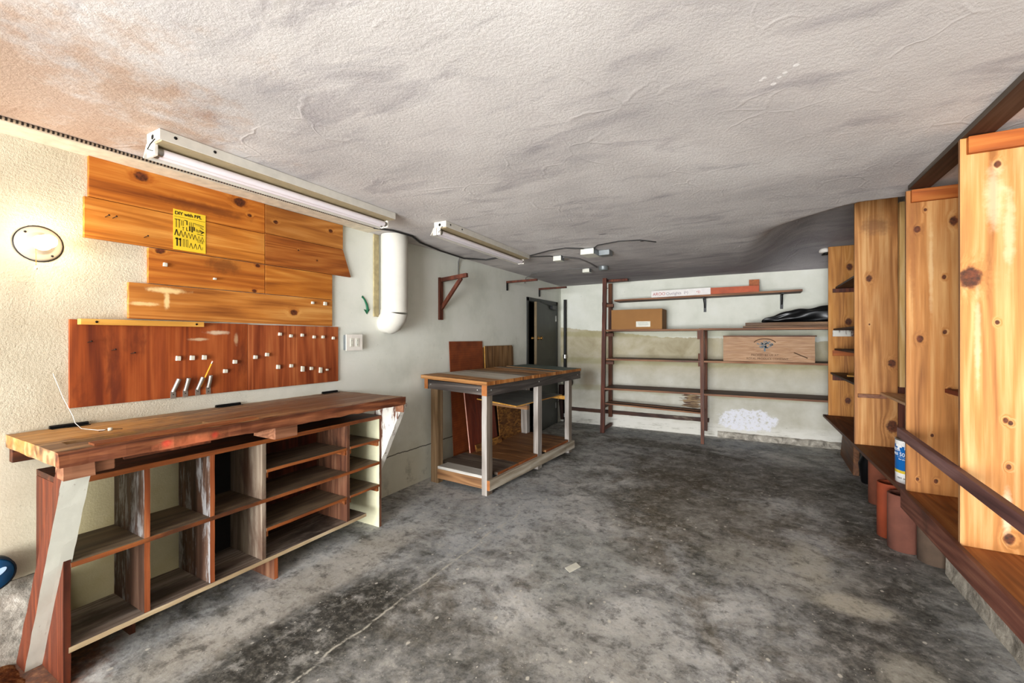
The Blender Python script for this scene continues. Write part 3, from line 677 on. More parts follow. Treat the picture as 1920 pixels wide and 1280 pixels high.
tube('electric_cable', [(-2.655, 2.49, 2.279), (-2.585, 2.64, 2.279), (-2.585, 2.86, 2.279), (-2.69, 3.08, 2.278), (-2.76, 3.47, 2.276), (-2.78, 3.9, 2.27), (-2.62, 4.1, 2.272), (-2.40, 4.06, 2.274), (-2.22, 4.08, 2.25)], .0085, M['cable'], 'dark cable sagging along the ceiling from vent pipe to the farther light')
tube('electric_cable', [(-2.79, 3.84, 2.276), (-2.822, 3.86, 2.23), (-2.832, 3.87, 2.14), (-2.834, 3.87, 2.06)], .006, M['greycable'], 'short cable dropping from the ceiling behind the triangular wall bracket')
tube('electric_cable', [(-2.08, 4.14, 2.262), (-1.92, 4.28, 2.278), (-1.9, 4.31, 2.278)], .006, M['cable'], 'short dark cable from farther light to the small square junction box')
tube('electric_cable', [(-2.08, 4.135, 2.275), (-1.82, 4.03, 2.283), (-1.62, 3.99, 2.283), (-1.47, 4.08, 2.278)], .006, M['cable'], 'dark cable from farther light to the double junction box')
tube('electric_cable', [(-1.38, 4.13, 2.283), (-1.306, 4.02, 2.283), (-1.084, 3.955, 2.284), (-.903, 4.0, 2.284), (-.79, 4.14, 2.282)], .005, M['cable'], 'loose cable end running right from the double junction box')
tube('electric_cable', [(-1.80, 4.37, 2.27), (-1.70, 4.6, 2.282), (-1.69, 4.9, 2.283), (-1.70, 5.2, 2.272)], .010, M['greycable'], 'thick flexible conduit curving back to the round ceiling box')
tube('electric_cable', [(-1.89, 5.25, 2.276), (-2.1, 5.22, 2.281), (-2.4, 5.22, 2.279), (-2.62, 5.27, 2.272), (-2.80, 5.42, 2.24), (-2.832, 5.45, 2.17)], .006, M['greycable'], 'thin cable from the rear box to the wall above the door')
def jbox(x, y, sx, sy, h, label, grp='ceiling junction boxes', white=True, rz=0):
    r = thing('junction_box', (x, y, 2.285 - h), label, 'junction box', grp)
    MB().box(x - sx / 2, x + sx / 2, y - sy / 2 + .004, y + sy / 2, 2.283 - h, 2.285).build('box_body', M['boxgrey'], r, bevel=.003)
    if white:
        MB().box(x - sx / 2 - .003, x + sx / 2 + .003, y - sy / 2 - .003, y + sy / 2 + .003, 2.279 - h, 2.283 - h).build('cover_plate', M['boxwhite'], r)
        MB().box(x - sx / 2 - .002, x + sx / 2 + .002, y - sy / 2, y - sy / 2 + .003, 2.284 - h, 2.277).build('front_plate', M['boxwhite'], r)
    return r
jbox(-1.85, 4.36, .085, .10, .05, 'small square junction box nearest the farther light')
jbox(-1.44, 4.20, .13, .20, .055, 'largest junction box on the ceiling, white-faced')
jbox(-1.32, 4.32, .11, .12, .05, 'grey box right behind the largest junction box', white=False)
jbox(-1.87, 5.33, .085, .10, .045, 'white-faced rear junction box with a cable to the door wall')
rb = thing('round_box', (-1.63, 5.24, 2.235), 'round grey ceiling box at the end of the thick conduit', 'junction box', 'ceiling junction boxes')
MB().lathe([(0, 0), (.05, 0), (.055, .006), (.055, .04), (.06, .05), (0, .05)], (-1.63, 5.24, 2.233), (0, 0, 1), 20).build('box_body', M['boxgrey'], rb)

# ------------------------------------------------------------------ vent pipe, switch, arrow, brackets
M['ventwhite'] = plain('painted_vent', '#c8c4b9', .7, var=.05, vscale=6)
vp = thing('vent_pipe', (-2.725, 2.79, 1.45), 'fat white vent pipe coming down the wall and elbowing into it', 'pipe')
MB().tube([(-2.722, 2.79, 2.285), (-2.722, 2.79, 2.08), (-2.722, 2.79, 1.615)], .113, 32, cap=False).build('straight_duct', M['ventwhite'], vp)
MB().tube([(-2.722, 2.79, 1.63), (-2.735, 2.79, 1.585), (-2.765, 2.79, 1.545), (-2.80, 2.79, 1.53)], [.116, .115, .110, .105], 32).build('elbow', M['ventwhite'], vp)
MB().tube([(-2.768, 2.79, 1.548), (-2.82, 2.785, 1.525), (-2.86, 2.785, 1.52)], [.098, .088, .08], 32).build('wall_collar', M['ventwhite'], vp)
MB().tube([(-2.722, 2.79, 1.628), (-2.722, 2.79, 1.640)], .1165, 32).build('joint_band', M['ventwhite'], vp)
M['caulk'] = plain('yellowed_caulk', '#a89a74', .8, var=.2)
MB().box(XW, XW + .012, 2.655, 2.715, 1.58, 2.285).build('corner_strip', M['caulk'], label='yellowed vertical strip just left of the white vent pipe', cat='strip', bevel=.004)
sw = thing('light_switch', (XW, 2.43, 1.30), 'white double light switch plate beside the red plywood', 'switch')
MB().box(XW, XW + .038, 2.35, 2.50, 1.302, 1.422).build('switch_box', M['boxgrey'], sw, bevel=.003)
MB().box(XW + .038, XW + .043, 2.342, 2.506, 1.297, 1.427).build('plate', M['porcelain'], sw, bevel=.003)
for y in (2.395, 2.452):
    MB().box(XW + .043, XW + .0465, y - .014, y + .014, 1.33, 1.395).build('rocker', M['boxwhite'], sw, bevel=.002)
    for dz in (1.378, 1.345): MB().lathe([(0, 0), (.003, 0), (.003, .001), (0, .001)], (XW + .0465, y, dz), (1, 0, 0), 8).build('screw', M['boxgrey'], sw)
M['green'] = plain('green_paint', '#0f5a3a', .6)
ar = MB(); pts = [(2.540, 1.742), (2.565, 1.715), (2.585, 1.68), (2.594, 1.645), (2.590, 1.612)]
ar.tube([(XW + .003, y, zz) for y, zz in pts], [.006, .008, .010, .012, .004], 8)
ar.prism([(XW, 2.555, 1.637), (XW, 2.588, 1.598), (XW, 2.622, 1.642), (XW, 2.592, 1.628)], (.004, 0, 0))
ar.prism([(XW, 2.532, 1.738), (XW, 2.542, 1.750), (XW, 2.552, 1.735), (XW, 2.540, 1.728)], (.004, 0, 0))
ar.build('painted_arrow', M['green'], label='small curved green arrow painted on the white wall', cat='arrow')
M['redwood'] = wood('dark_red_timber', '#32180f', '#54291a', '#733f2a', 'z', scale=1.2)
b1 = thing('wall_bracket', (XW, 3.56, 1.585), 'triangular reddish timber bracket on the wall right of the vent pipe', 'bracket')
MB().box(XW, XW + .022, 3.53, 3.59, 1.585, 2.02).build('upright', M['redwood'], b1, bevel=.002)
MB().beam((XW + .02, 3.56, 1.995), (-2.497, 3.56, 2.025), .035, .04, (0, 1, 0)).build('arm', M['redwood'], b1, bevel=.002)
MB().beam((XW + .02, 3.56, 1.70), (-2.57, 3.56, 2.0), .03, .035, (0, 1, 0)).build('diagonal_brace', M['redwood'], b1, bevel=.002)
for y, l, zt in ((4.95, 'slim dark timber bracket on the wall, next after the triangular one', 2.14), (5.93, 'slim dark timber bracket over the door, the farthest one', 2.145)):
    b = thing('wall_bracket', (XW, y, 2.0), l, 'bracket', 'slim wall brackets')
    MB().box(XW, XW + .016, y - .012, y + .012, 2.02, zt).build('upright', M['black'], b)
    MB().beam((XW + .0, y, zt - .01), (-2.395, y, zt - .006), .03, .026, (0, 1, 0)).build('arm', M['redwood'], b, bevel=.002)

# ------------------------------------------------------------------ workbench
def wbmat(nm, **k): return wood(nm, '#5a2d14', '#9a5b26', '#c68a45', 'y', dirt='#4a2a18', dirt_amt=.16, stripe=1.2, **k)
M['bench'] = wood('bench_top_laminate', '#593c26', '#86623f', '#ae8a62', 'y', stripe=.9, dirt='#5b4636', dirt_amt=.18, spec=.4, rough=.5,
                  marks=[((-2.5, 1.9, .98), (.4, .8, .1), '#6d4326', .75), ((-2.65, .75, .98), (.25, .5, .1), '#d99a3e', .4)])  # orange mark paints the bulb's warm light on the near end
M['benchfront'] = wood('bench_front_edge', '#33190f', '#65361f', '#925a38', 'y', dirt='#2a1a14', dirt_amt=.22, contrast=1.2,
                       marks=[((-2.2, .905, .945), (.1, .025, .022), '#b3241b', .9), ((-2.2, 1.09, .945), (.1, .022, .02), '#b3241b', .9), ((-2.2, 1.0, .935), (.1, .16, .03), '#c26a44', .7)])
M['darkwood'] = wood('dark_aged_wood', '#22100a', '#43210f', '#66361d', 'y', dirt='#15100d', dirt_amt=.12)
M['darkwoodz'] = wood('dark_aged_upright', '#2c140b', '#4e2713', '#75401f', 'z', dirt='#1b120d', dirt_amt=.15)
wb = thing('workbench', (-2.5, 1.45, 0), 'long heavy wooden workbench under the wall boards, scarred front edge', 'workbench')
ZT = .98
def fx(y): return -2.205 + (y - .575) / 1.753 * .04      # front edge line
top = MB()
def slab(y0, y1, xa, xb, z0, z1, mi=0):   # xa/xb offsets from the front edge (None: wall)
    f = lambda y, o: (XW + .004 if o is None else fx(y) + o)
    top.hexa([(f(y0, xa), y0, z0), (f(y0, xb), y0, z0), (f(y1, xb), y1, z0), (f(y1, xa), y1, z0), (f(y0, xa), y0, z1), (f(y0, xb), y0, z1), (f(y1, xb), y1, z1), (f(y1, xa), y1, z1)], mi)
slab(.575, 2.328, None, -.225, ZT - .055, ZT)
slab(.575, .64, -.225, -.165, ZT - .055, ZT); slab(1.145, 2.328, -.225, -.165, ZT - .055, ZT); slab(.64, 1.145, -.225, -.165, ZT - .055, ZT - .034, 1)
slab(.575, 2.328, -.165, -.03, ZT - .055, ZT)
top.build('worktop', [M['bench'], M['darkwood']], wb, jitter=.0025, cell=.04)
top = MB(); slab(.575, 2.328, -.03, 0, ZT - .055, ZT); top.build('front_edge', M['benchfront'], wb, jitter=.005, cell=.03)
MB().box(fx(.7) - .085, fx(.7) - .028, .68, 1.32, ZT, ZT + .009).build('guide_strip', wood('guide_strip_wood', '#5a2c18', '#8a4f2c', '#b57b4a', 'y'), wb, jitter=.001, cell=.05)
M['blockwood'] = wood('pale_scrap_block', '#5f3a26', '#8a5c42', '#a97a5c', 'y')
MB().box(-2.34, -2.225, .60, .742, .880, .925).build('end_block', M['blockwood'], wb, bevel=.004)
MB().box(-2.28, -2.225, .77, 1.09, .908, .926).build('clamp_strip', M['benchfront'], wb, jitter=.002, cell=.04)
MB().box(-2.40, -2.205, 1.39, 1.52, .862, .925).build('stop_block', M['blockwood'], wb, bevel=.003)
MB().box(XW + .005, XW + .045, .585, 2.32, .86, .925).build('wall_ledger', M['darkwood'], wb, bevel=.002)
M['whiteleg'] = wood('flaking_white_leg', '#4a2312', '#6a361d', '#8a4e2b', 'z', paint='#c4c3b6', paint_amt=.80)
M['redleg'] = wood('reddish_leg_side', '#34150a', '#582611', '#78391b', 'z', dirt='#2c120a', dirt_amt=.15)
leg = MB(); y0, y1 = .592, .672
leg.hexa([(-2.775, y0, 0), (-2.665, y0, 0), (-2.665, y1, 0), (-2.775, y1, 0), (-2.285, y0, .925), (-2.215, y0, .925), (-2.215, y1, .925), (-2.285, y1, .925)], [0, 0, 0, 0, 0, 1])
leg.build('splayed_leg', [M['redleg'], M['whiteleg']], wb, jitter=.002, cell=.06)
MB().box(-2.275, -2.208, .588, .676, .875, .925).build('leg_head', M['blockwood'], wb, jitter=.003, cell=.04)
M['flaky'] = wood('flaking_brace', '#3a1f14', '#5a3220', '#7d4f35', 'z', paint='#d6d2c8', paint_amt=.62)
MB().hexa([(-2.835, 2.348, 0), (-2.67, 2.348, 0), (-2.67, 2.395, 0), (-2.835, 2.395, 0), (-2.46, 2.348, .925), (-2.205, 2.348, .925), (-2.205, 2.395, .925), (-2.46, 2.395, .925)]).build('splayed_leg', M['flaky'], wb, jitter=.003, cell=.06)
MB().box(-2.27, -2.195, 2.335, 2.347, .865, .923).build('brace_head', M['blockwood'], wb, bevel=.003)
for i, (ya, yb) in enumerate([(.706, .84), (1.412, 1.555), (2.15, 2.284)]):
    MB().tube([(XW + .012, ya, ZT + .007), (XW + .012, yb, ZT + .007)], .0085, 8).box(XW + .004, XW + .045, ya, yb, ZT, ZT + .003).build('strap_hinge', M['black'], wb)
# things on the bench
st = [(XW + .006, .72, 1.235), (XW + .01, .752, 1.12), (XW + .02, .783, 1.03), (XW + .06, .78, 1.0), (XW + .15, .776, .984), (XW + .25, .80, .983), (XW + .30, .823, .986)]
MB().tube(st, .0012, 6).build('string', M['porcelain'], label='thin pale string hanging down the wall onto the bench', cat='string')
ck = thing('cork_stub', (-2.53, .825, .981), 'small white stub with a dark nail lying at the end of the string', 'stub')
MB().lathe([(0, -.008), (.007, -.008), (.008, 0), (.007, .008), (0, .008)], (-2.53, .825, .989), (.2, 1, 0), 10).build('stub', M['peg'], ck)
MB().tube([(-2.545, .79, .984), (-2.53, .825, .989), (-2.518, .865, .985)], .0015, 6).build('nail', M['nail'], ck)

# ------------------------------------------------------------------ pigeonhole shelf under the bench
M['cubby'] = wood('cubby_grey_wood', '#3d3028', '#75665a', '#a09488', 'y', dirt='#2b211a', dirt_amt=.3)
M['cubbyface'] = M['cubby']
M['edge'] = wood('orange_edge', '#5a2c14', '#8c4c22', '#ad6a38', 'y', dirt='#3d2416', dirt_amt=.22)
M['paleedge'] = wood('pale_edge', '#8a7556', '#b09a78', '#d0bea0', 'y')
M['upr'] = wood('cubby_upright', '#281a13', '#4a3225', '#6e5443', 'z', paint='#8f8c8a', paint_amt=.40, dirt='#17110e', dirt_amt=.2)
M['uprpale'] = wood('cubby_upright_pale', '#5c4a3c', '#8b7b6a', '#b0a28f', 'z', dirt='#54382a', dirt_amt=.28)
M['uprred'] = wood('cubby_upright_red', '#40241a', '#6b4430', '#8f6a50', 'z', dirt='#2a1c14', dirt_amt=.25)
M['edgez'] = wood('orange_edge_upright', '#6a3015', '#96502a', '#b8764a', 'z', dirt='#8a7a6a', dirt_amt=.05)
M['cream'] = plain('cream_paint', '#d3cfae', .7, var=.12, vscale=6)
M['dustshelf'] = wood('dusty_shelf', '#4a3a2d', '#74624f', '#988468', 'y', dirt='#3a2a20', dirt_amt=.1)
cb = thing('pigeonhole_shelf', (-2.58, 1.49, 0), 'open wooden pigeonhole shelf standing under the workbench', 'shelf')
xf0, xb0 = -2.42, -2.74
UP = [0, 0, 0, 0, 0, 1]
def upright(y, z0, z1, m, e, nm='divider', xf=xf0):
    MB().box(xb0, xf, y - .011, y + .011, z0, z1, UP).build(nm, [m, e], cb, jitter=.0015, cell=.08)
def shelf(y0, y1, zt, m, e, th=.02, xf=xf0 + .003, nm='shelf'):
    MB().box(xb0, xf, y0, y1, zt - th, zt, UP).build(nm, [m, e], cb, jitter=.0015, cell=.08)
upright(.655, 0, .80, M['redleg'], M['redleg'], 'side_panel')
upright(2.335, 0, .80, M['cream'], M['uprred'], 'side_panel')
shelf(.645, 2.346, .825, M['darkwood'], M['edge'], .024, nm='top_board')
shelf(.666, 2.324, .487, M['dustshelf'], M['edge'], .02, nm='middle_shelf')
shelf(.66, 2.20, .148, M['cubby'], M['paleedge'], .022, nm='bottom_shelf')
for y, m in ((.92, M['upr']), (1.193, M['upr']), (1.461, M['uprpale']), (2.045, M['uprred'])):
    upright(y, .487, .801, m, M['edgez'] if y < 1.4 else M['uprpale'] if y < 1.5 else M['uprred']); upright(y, .148, .467, m, M['edgez'] if y < 1.4 else M['uprpale'] if y < 1.5 else M['uprred'])
for zt in (.652, .318):
    shelf(1.474, 2.032, zt, M['dustshelf'], M['edge'], .018, nm='half_shelf'); shelf(2.058, 2.322, zt, M['dustshelf'], M['edge'], .016, nm='half_shelf')
    for yy in (1.479, 2.028, 2.063, 2.316): MB().box(xb0, xf0 - .005, yy - .008, yy + .008, zt - .05, zt - .018).build('cleat', M['edge'], cb)
upright(1.535, 0, .126, M['uprred'], M['edgez'], 'support_foot', xf0 - .005)
upright(.92, 0, .126, M['uprred'], M['darkwoodz'], 'support_foot', xf0 - .15)
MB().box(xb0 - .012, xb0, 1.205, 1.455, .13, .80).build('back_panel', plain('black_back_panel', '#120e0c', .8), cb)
MB().box(xb0 - .012, xb0, 1.465, 2.045, .13, .80).build('back_panel', wood('dark_back_panel', '#2a120b', '#4a1f12', '#642e1c', 'z'), cb)
MB().box(xb0 - .012, xb0, 2.05, 2.2, .13, .80).build('back_panel', M['darkwoodz'], cb)

# ------------------------------------------------------------------ rough timber table
tb = thing('timber_table', (-2.062, 3.24, 0), 'rough reclaimed-timber work table with plank top against the left wall', 'table', rotz=R(-3.3))
TT = Matrix.Rotation(R(-3.3), 4, 'Z')
def tput(mb, name, mats, jitter=.002, cell=.08, parent=None, label=None):
    def X(v):
        return Vector((v.x, v.y, v.z + .028 * (-v.x) / .75 * min(1, v.z)))
    o = mb.build(name, mats, None, jitter=jitter, cell=cell, xf=X)
    org = WO[o.name]; o.parent = tb; o.location = org
    if label: o['label'] = label
    return o
M['legz'] = wood('weathered_leg', '#4c4036', '#746759', '#95887b', 'z', dirt='#5a4636', dirt_amt=.08)
M['legwhite'] = wood('whitish_leg', '#6e665e', '#958d85', '#b5afa8', 'z', dirt='#7a6a58', dirt_amt=.03)
M['legbrown'] = wood('brown_leg', '#54402c', '#7d6448', '#9a8264', 'z')
M['apron'] = wood('dark_weathered_apron', '#2a2624', '#4a4441', '#6d6660', 'y', dirt='#1c1918', dirt_amt=.1)
M['apronx'] = wood('dark_weathered_apron_end', '#2a2624', '#4e4743', '#7a716a', 'x', dirt='#1c1918', dirt_amt=.1)
M['endgrain'] = plain('fresh_end_grain', '#9c6030', .7, var=.15, vscale=30)
M['wrail'] = wood('white_weathered_rail', '#7a6a56', '#b0a592', '#d5cfc2', 'y', dirt='#8a6a44', dirt_amt=.1)
M['brownrail'] = wood('brown_rail', '#5a3d28', '#86603e', '#a57f58', 'x')
for (y, m) in ((0, M['legz']), (.93, M['legwhite']), (1.70, M['legz'])):
    tput(MB().box(-.055, 0, y, y + .085, 0, .885, [0, 0, 1, 0, 0, 0]), 'leg', [m, M['legwhite']], .0012)
for y in (0.03, 1.72): tput(MB().box(-.69, -.60, y, y + .07, 0, .885), 'leg', M['legbrown'] if y < 1 else M['legwhite'], .0012)
tput(MB().box(-.045, .012, -.015, 2.02, .885, .978, [0, 0, 1, 1, 0, 0]), 'front_apron', [M['apron'], M['endgrain']], .001)
tput(MB().box(-.735, -.69, -.015, 2.02, .885, .978, [0, 0, 1, 1, 0, 0]), 'back_apron', [M['apron'], M['endgrain']], .001)
tput(MB().box(-.69, -.045, -.005, .035, .888, .968), 'end_apron', M['apronx'], .001)
tput(MB().box(-.69, -.045, 1.97, 2.01, .888, .968), 'end_apron', M['apronx'], .001)
for k, (x, y) in enumerate([(.0125, .05), (.0125, .93), (.0125, 1.93)]):
    tput(MB().lathe([(0, 0), (.008, 0), (.006, .004), (0, .005)], (x, y, .935), (1, 0, 0), 10), 'bolt_head', M['steel'], 0)
tput(MB().lathe([(0, 0), (.008, 0), (.006, .004), (0, .005)], (-.1, -.0055, .93), (0, -1, 0), 10), 'bolt_head', M['steel'], 0)
tput(MB().lathe([(0, 0), (.008, 0), (.006, .004), (0, .005)], (-.66, -.0055, .93), (0, -1, 0), 10), 'bolt_head', M['steel'], 0)
tw = dict(o=wood('top_board_orange', '#6e4626', '#a0703f', '#c29467', 'x', dirt='#5a4a3c', dirt_amt=.1), g=wood('top_board_grey', '#5d564c', '#827a6e', '#a59c8e', 'x'),
          w=wood('top_board_white', '#a39a8c', '#c6c0b4', '#dcd8ce', 'x', dirt='#8a7a64', dirt_amt=.1), b=wood('top_board_brown', '#4e3a28', '#75583c', '#987a58', 'x', dirt='#3a2c20', dirt_amt=.1),
          t=wood('top_board_teal', '#35433f', '#4d5f5a', '#6c7c76', 'x', dirt='#2c2c28', dirt_amt=.1))
y = -.03
for c, wd in zip('oowwwgboogbtttt', (.12, .13, .15, .15, .14, .13, .14, .14, .14, .14, .14, .15, .15, .15, .15, .15)):
    y2 = min(y + wd, 2.035)
    if y2 - y > .03: tput(MB().box(-.768, .018 + random.uniform(-.004, .006), y + .001, y2 - .001, .979, 1.012 + random.uniform(-.002, .003), [0, 0, 2, 0, 0, 1]), 'top_board', [tw[c], wood('board_end_grain_' + c + str(int(y * 100)), '#6a3a18', '#a8682e', '#c98f54', 'z', dirt='#4a3020', dirt_amt=.12), tw['o']], .001)
    y = y2
tput(MB().box(.001, .032, .0, 1.80, .05, .14, [0, 0, 1, 1, 0, 0]), 'lower_rail', [M['wrail'], M['endgrain']], .002)
tput(MB().box(-.60, -.055, .02, .06, .05, .14), 'lower_end_rail', M['brownrail'], .002)
tput(MB().box(-.60, -.055, 1.72, 1.76, .05, .14), 'lower_end_rail', M['brownrail'], .002)
ls = dict(w=M['wrail'], d=wood('shelf_board_dark', '#3c332c', '#5f5349', '#7f7264', 'x'), b=wood('shelf_board_brown', '#5a3820', '#855a36', '#a87d54', 'x', dirt='#4a3526', dirt_amt=.1))
y = .0
for k, wd in enumerate((.17, .19, .18, .19, .19, .19, .19, .19, .19, .12)):
    tput(MB().box(-.595 if k in (0, 9) else -.685, .0 if not (y < .09 or .75 < y < 1.0 or y > 1.5) else -.056, y + (.02 if k == 0 else .001), y + wd - .001, .141, .166, [0, 0, 0, 0, 0, 1]), 'shelf_board', [wood('white_shelf_board', '#a8a49c', '#c2beb6', '#d4d2cc', 'x') if k == 0 else ls['d'] if k in (1, 2) else ls['b'], M['edge']], .0015)
    y += wd
tput(MB().box(-.60, -.056, 1.71, 1.75, .645, .685), 'shelf_cleat', M['ledge'], 0)
tput(MB().box(-.60, -.056, .80, .84, .645, .685), 'shelf_cleat', M['brownrail'], 0)
M['greyboard'] = plain('grey_board', '#8d908c', .6, var=.15, vscale=6)
MB().hexa([(-2.69, 4.02, .715), (-2.125, 3.9, .69), (-2.07, 4.98, .69), (-2.64, 5.0, .715), (-2.69, 4.02, .727), (-2.125, 3.9, .702), (-2.07, 4.98, .702), (-2.64, 5.0, .727)],
          [0, 0, 1, 1, 1, 1]).build('loose_board', [M['greyboard'], M['ledge']], label='grey loose board lying on cleats halfway up inside the table', cat='board')
# boards stacked between table and wall
M['pegboard'] = NT('perforated_hardboard')
n = M['pegboard']; p = n.obj(); x = n.sep(p)
fy = n.math('ABSOLUTE', n.math('SUBTRACT', n.math('FRACT', n.math('MULTIPLY', x[1], 40)), .5)); fz = n.math('ABSOLUTE', n.math('SUBTRACT', n.math('FRACT', n.math('MULTIPLY', x[2], 40)), .5))
dd = n.math('POWER', n.math('ADD', n.math('MULTIPLY', fy, fy), n.math('MULTIPLY', fz, fz)), .5)
M['pegboard'] = n.done(n.mix(n.rng(dd, .12, .17, .7, 0), n.ramp(n.noise(p, 9, 5), [(.3, '#6a2f14'), (.7, '#8a4520')]), '#2a1208'), .6)
def leanboard(name, y0, y1, xb, zb, xt, zt, th, mats, label, mi=0, cat='board', dy=0):
    return MB().hexa([(xb, y0, zb), (xb + th, y0, zb), (xb + th, y1, zb), (xb, y1, zb), (xt, y0 + dy, zt), (xt + th, y0 + dy, zt), (xt + th, y1 + dy, zt), (xt, y1 + dy, zt)], mi).build(name, mats, label=label, cat=cat)
leanboard('pegboard_sheet', 3.70, 4.34, -2.765, 0, -2.832, 1.36, .006, M['pegboard'], 'red-brown perforated hardboard leaning on the wall behind the table')
M['redboard'] = wood('dark_red_hardboard', '#4a1a0e', '#6a2a18', '#843c24', 'z', dirt='#3a140c', dirt_amt=.15)
leanboard('hardboard_sheet', 3.83, 4.40, -2.655, .168, -2.74, .86, .012, [M['redboard'], M['eraser']], 'dark red board with a pale left edge leaning inside the table', [0, 0, 1, 0, 0, 0])
M['ply'] = wood('brown_plywood', '#54381f', '#7d5a36', '#9a7750', 'z', scale=.8, contrast=1.4)
leanboard('plywood_sheet', 4.34, 5.09, -2.79, 0, -2.834, 1.285, .008, [M['ply'], M['ledge']], 'brown plywood sheet on the wall behind the table, rearmost of the pair', [0, 0, 1, 1, 1, 0])
leanboard('plywood_sheet', 4.375, 5.05, -2.775, 0, -2.822, 1.30, .008, [M['ply'], M['ledge']], 'brown plywood sheet with notched corners, front of the pair behind the table', [0, 0, 1, 1, 1, 0])
leanboard('white_board', 4.30, 4.365, -2.805, 0, -2.838, 1.22, .004, M['porcelain'], 'white strip of board standing left of the brown plywood sheets')
n = NT('strand_board'); p = n.obj()
v = n.vor(n.map(p, rot=(.5, 0, 0), scale=(14, 18, 50)), 1.0); v2 = n.vor(n.map(p, rot=(-.7, 0, 0), scale=(14, 20, 54)), 1.0)
cc = n.mix(n.sep(v2.outputs['Color'])[1], n.ramp(n.sep(v.outputs['Color'])[0], [(.1, '#54300f'), (.5, '#80501f'), (.9, '#a3702f')]), n.ramp(n.sep(v2.outputs['Color'])[0], [(.1, '#4c2c10'), (.9, '#8f602c')]))
M['osb'] = n.done(cc, .7)
leanboard('strand_board', 4.46, 5.13, -2.655, .168, -2.72, .80, .012, M['osb'], 'strand board offcut leaning inside the table beyond the dark red board')
leanboard('strand_board', 3.90, 4.44, -2.62, .168, -2.635, .24, .012, M['osb'], 'low strip of strand board at the foot of the dark red board')

# ------------------------------------------------------------------ back corner pipe
cp = thing('corner_pipe', (-2.735, 6.715, 0), 'black vertical pipe with couplings in the rear left corner', 'pipe')
MB().tube([(-2.74, 6.72, 0), (-2.74, 6.72, 2.03)], .024, 14).build('pipe', M['black'], cp)
for zc, rr, m in ((1.09, .036, 'steel'), (.42, .04, 'steel'), (.12, .04, 'steel')): MB().tube([(-2.74, 6.72, zc - .03), (-2.74, 6.72, zc + .03)], rr, 14).build('coupling', M[m], cp)
M['rustbrown'] = plain('rusty_iron', '#2c1712', .7, .3)
MB().tube([(-2.74, 6.70, .72), (-2.66, 6.66, .70), (-2.615, 6.64, .68)], [.04, .055, .03], 12).lathe([(0, 0), (.06, 0), (.06, .012), (0, .012)], (-2.61, 6.64, .68), (1, 0, .2), 14).build('valve', M['rustbrown'], cp)
MB().tube([(-2.79, 6.70, .62), (-2.80, 6.69, .40), (-2.78, 6.70, .05)], [.05, .04, .03], 10).build('lower_pipe', M['rustbrown'], cp)

# ------------------------------------------------------------------ back shelving
M['brownshelf'] = wood('brown_stained_shelf', '#2e1a10', '#553220', '#7c5238', 'x', dirt='#231610', dirt_amt=.12)
M['brownedge'] = wood('brown_shelf_edge', '#4a2a1a', '#7d5236', '#a87e5e', 'x')
M['postred'] = wood('reddish_post', '#3d2014', '#643822', '#855638', 'z', dirt='#2c160e', dirt_amt=.1)
M['postdark'] = wood('dark_post', '#32180f', '#55291a', '#7a4630', 'z', paint='#a89684', paint_amt=.12)
bs = thing('storage_rack', (-.6, 6.5, 0), 'tall open timber shelving across the back wall on two ladder posts', 'shelving')
MB().hexa([(-1.985, 6.225, 0), (-1.925, 6.225, 0), (-1.925, 6.275, 0), (-1.985, 6.275, 0), (-1.945, 6.225, 2.288), (-1.893, 6.225, 2.288), (-1.893, 6.275, 2.288), (-1.945, 6.275, 2.288)]).build('front_post', M['postdark'], bs, jitter=.002, cell=.1)
MB().box(-2.0, -1.945, 6.69, 6.735, .16, 2.25).build('rear_post', M['postred'], bs, jitter=.001, cell=.1)
MB().box(-1.975, -1.935, 6.275, 6.69, .03, .07).build('rung', M['postdark'], bs); MB().box(-1.975, -1.935, 6.275, 6.69, .36, .405).build('rung', M['postred'], bs)
for zz in (.63, 1.05, 1.46, 1.90): MB().box(-1.97, -1.93, 6.275, 6.735, zz - .03, zz + .025).build('rung', M['postdark'], bs)
MB().box(-1.97, -1.62, 6.38, 6.46, 2.235, 2.27).build('top_arm', M['postdark'], bs, bevel=.003)
for zz in (1.90, 1.47, 1.06): MB().box(-1.93, -1.80, 6.27, 6.31, zz - .05, zz - .005).build('cleat', M['brownshelf'], bs)
MB().hexa([(-.615, 6.215, 0), (-.575, 6.215, 0), (-.575, 6.26, 0), (-.615, 6.26, 0), (-.628, 6.225, 1.505), (-.582, 6.225, 1.505), (-.582, 6.27, 1.505), (-.628, 6.27, 1.505)]).build('front_post', M['postred'], bs, jitter=.001, cell=.1)
MB().box(-.615, -.575, 6.66, 6.70, 0.09, 1.505).build('rear_post', M['postred'], bs, jitter=.001, cell=.1)
MB().box(-.66, -.615, 6.235, 6.30, 1.38, 1.50).build('cleat', M['postred'], bs); MB().box(-.65, -.615, 6.235, 6.30, 1.02, 1.075).build('cleat', M['postred'], bs); MB().box(-.65, -.615, 6.235, 6.30, 1.10, 1.19).build('cleat', M['postred'], bs)
SE = [0, 0, 1, 0, 0, 0]
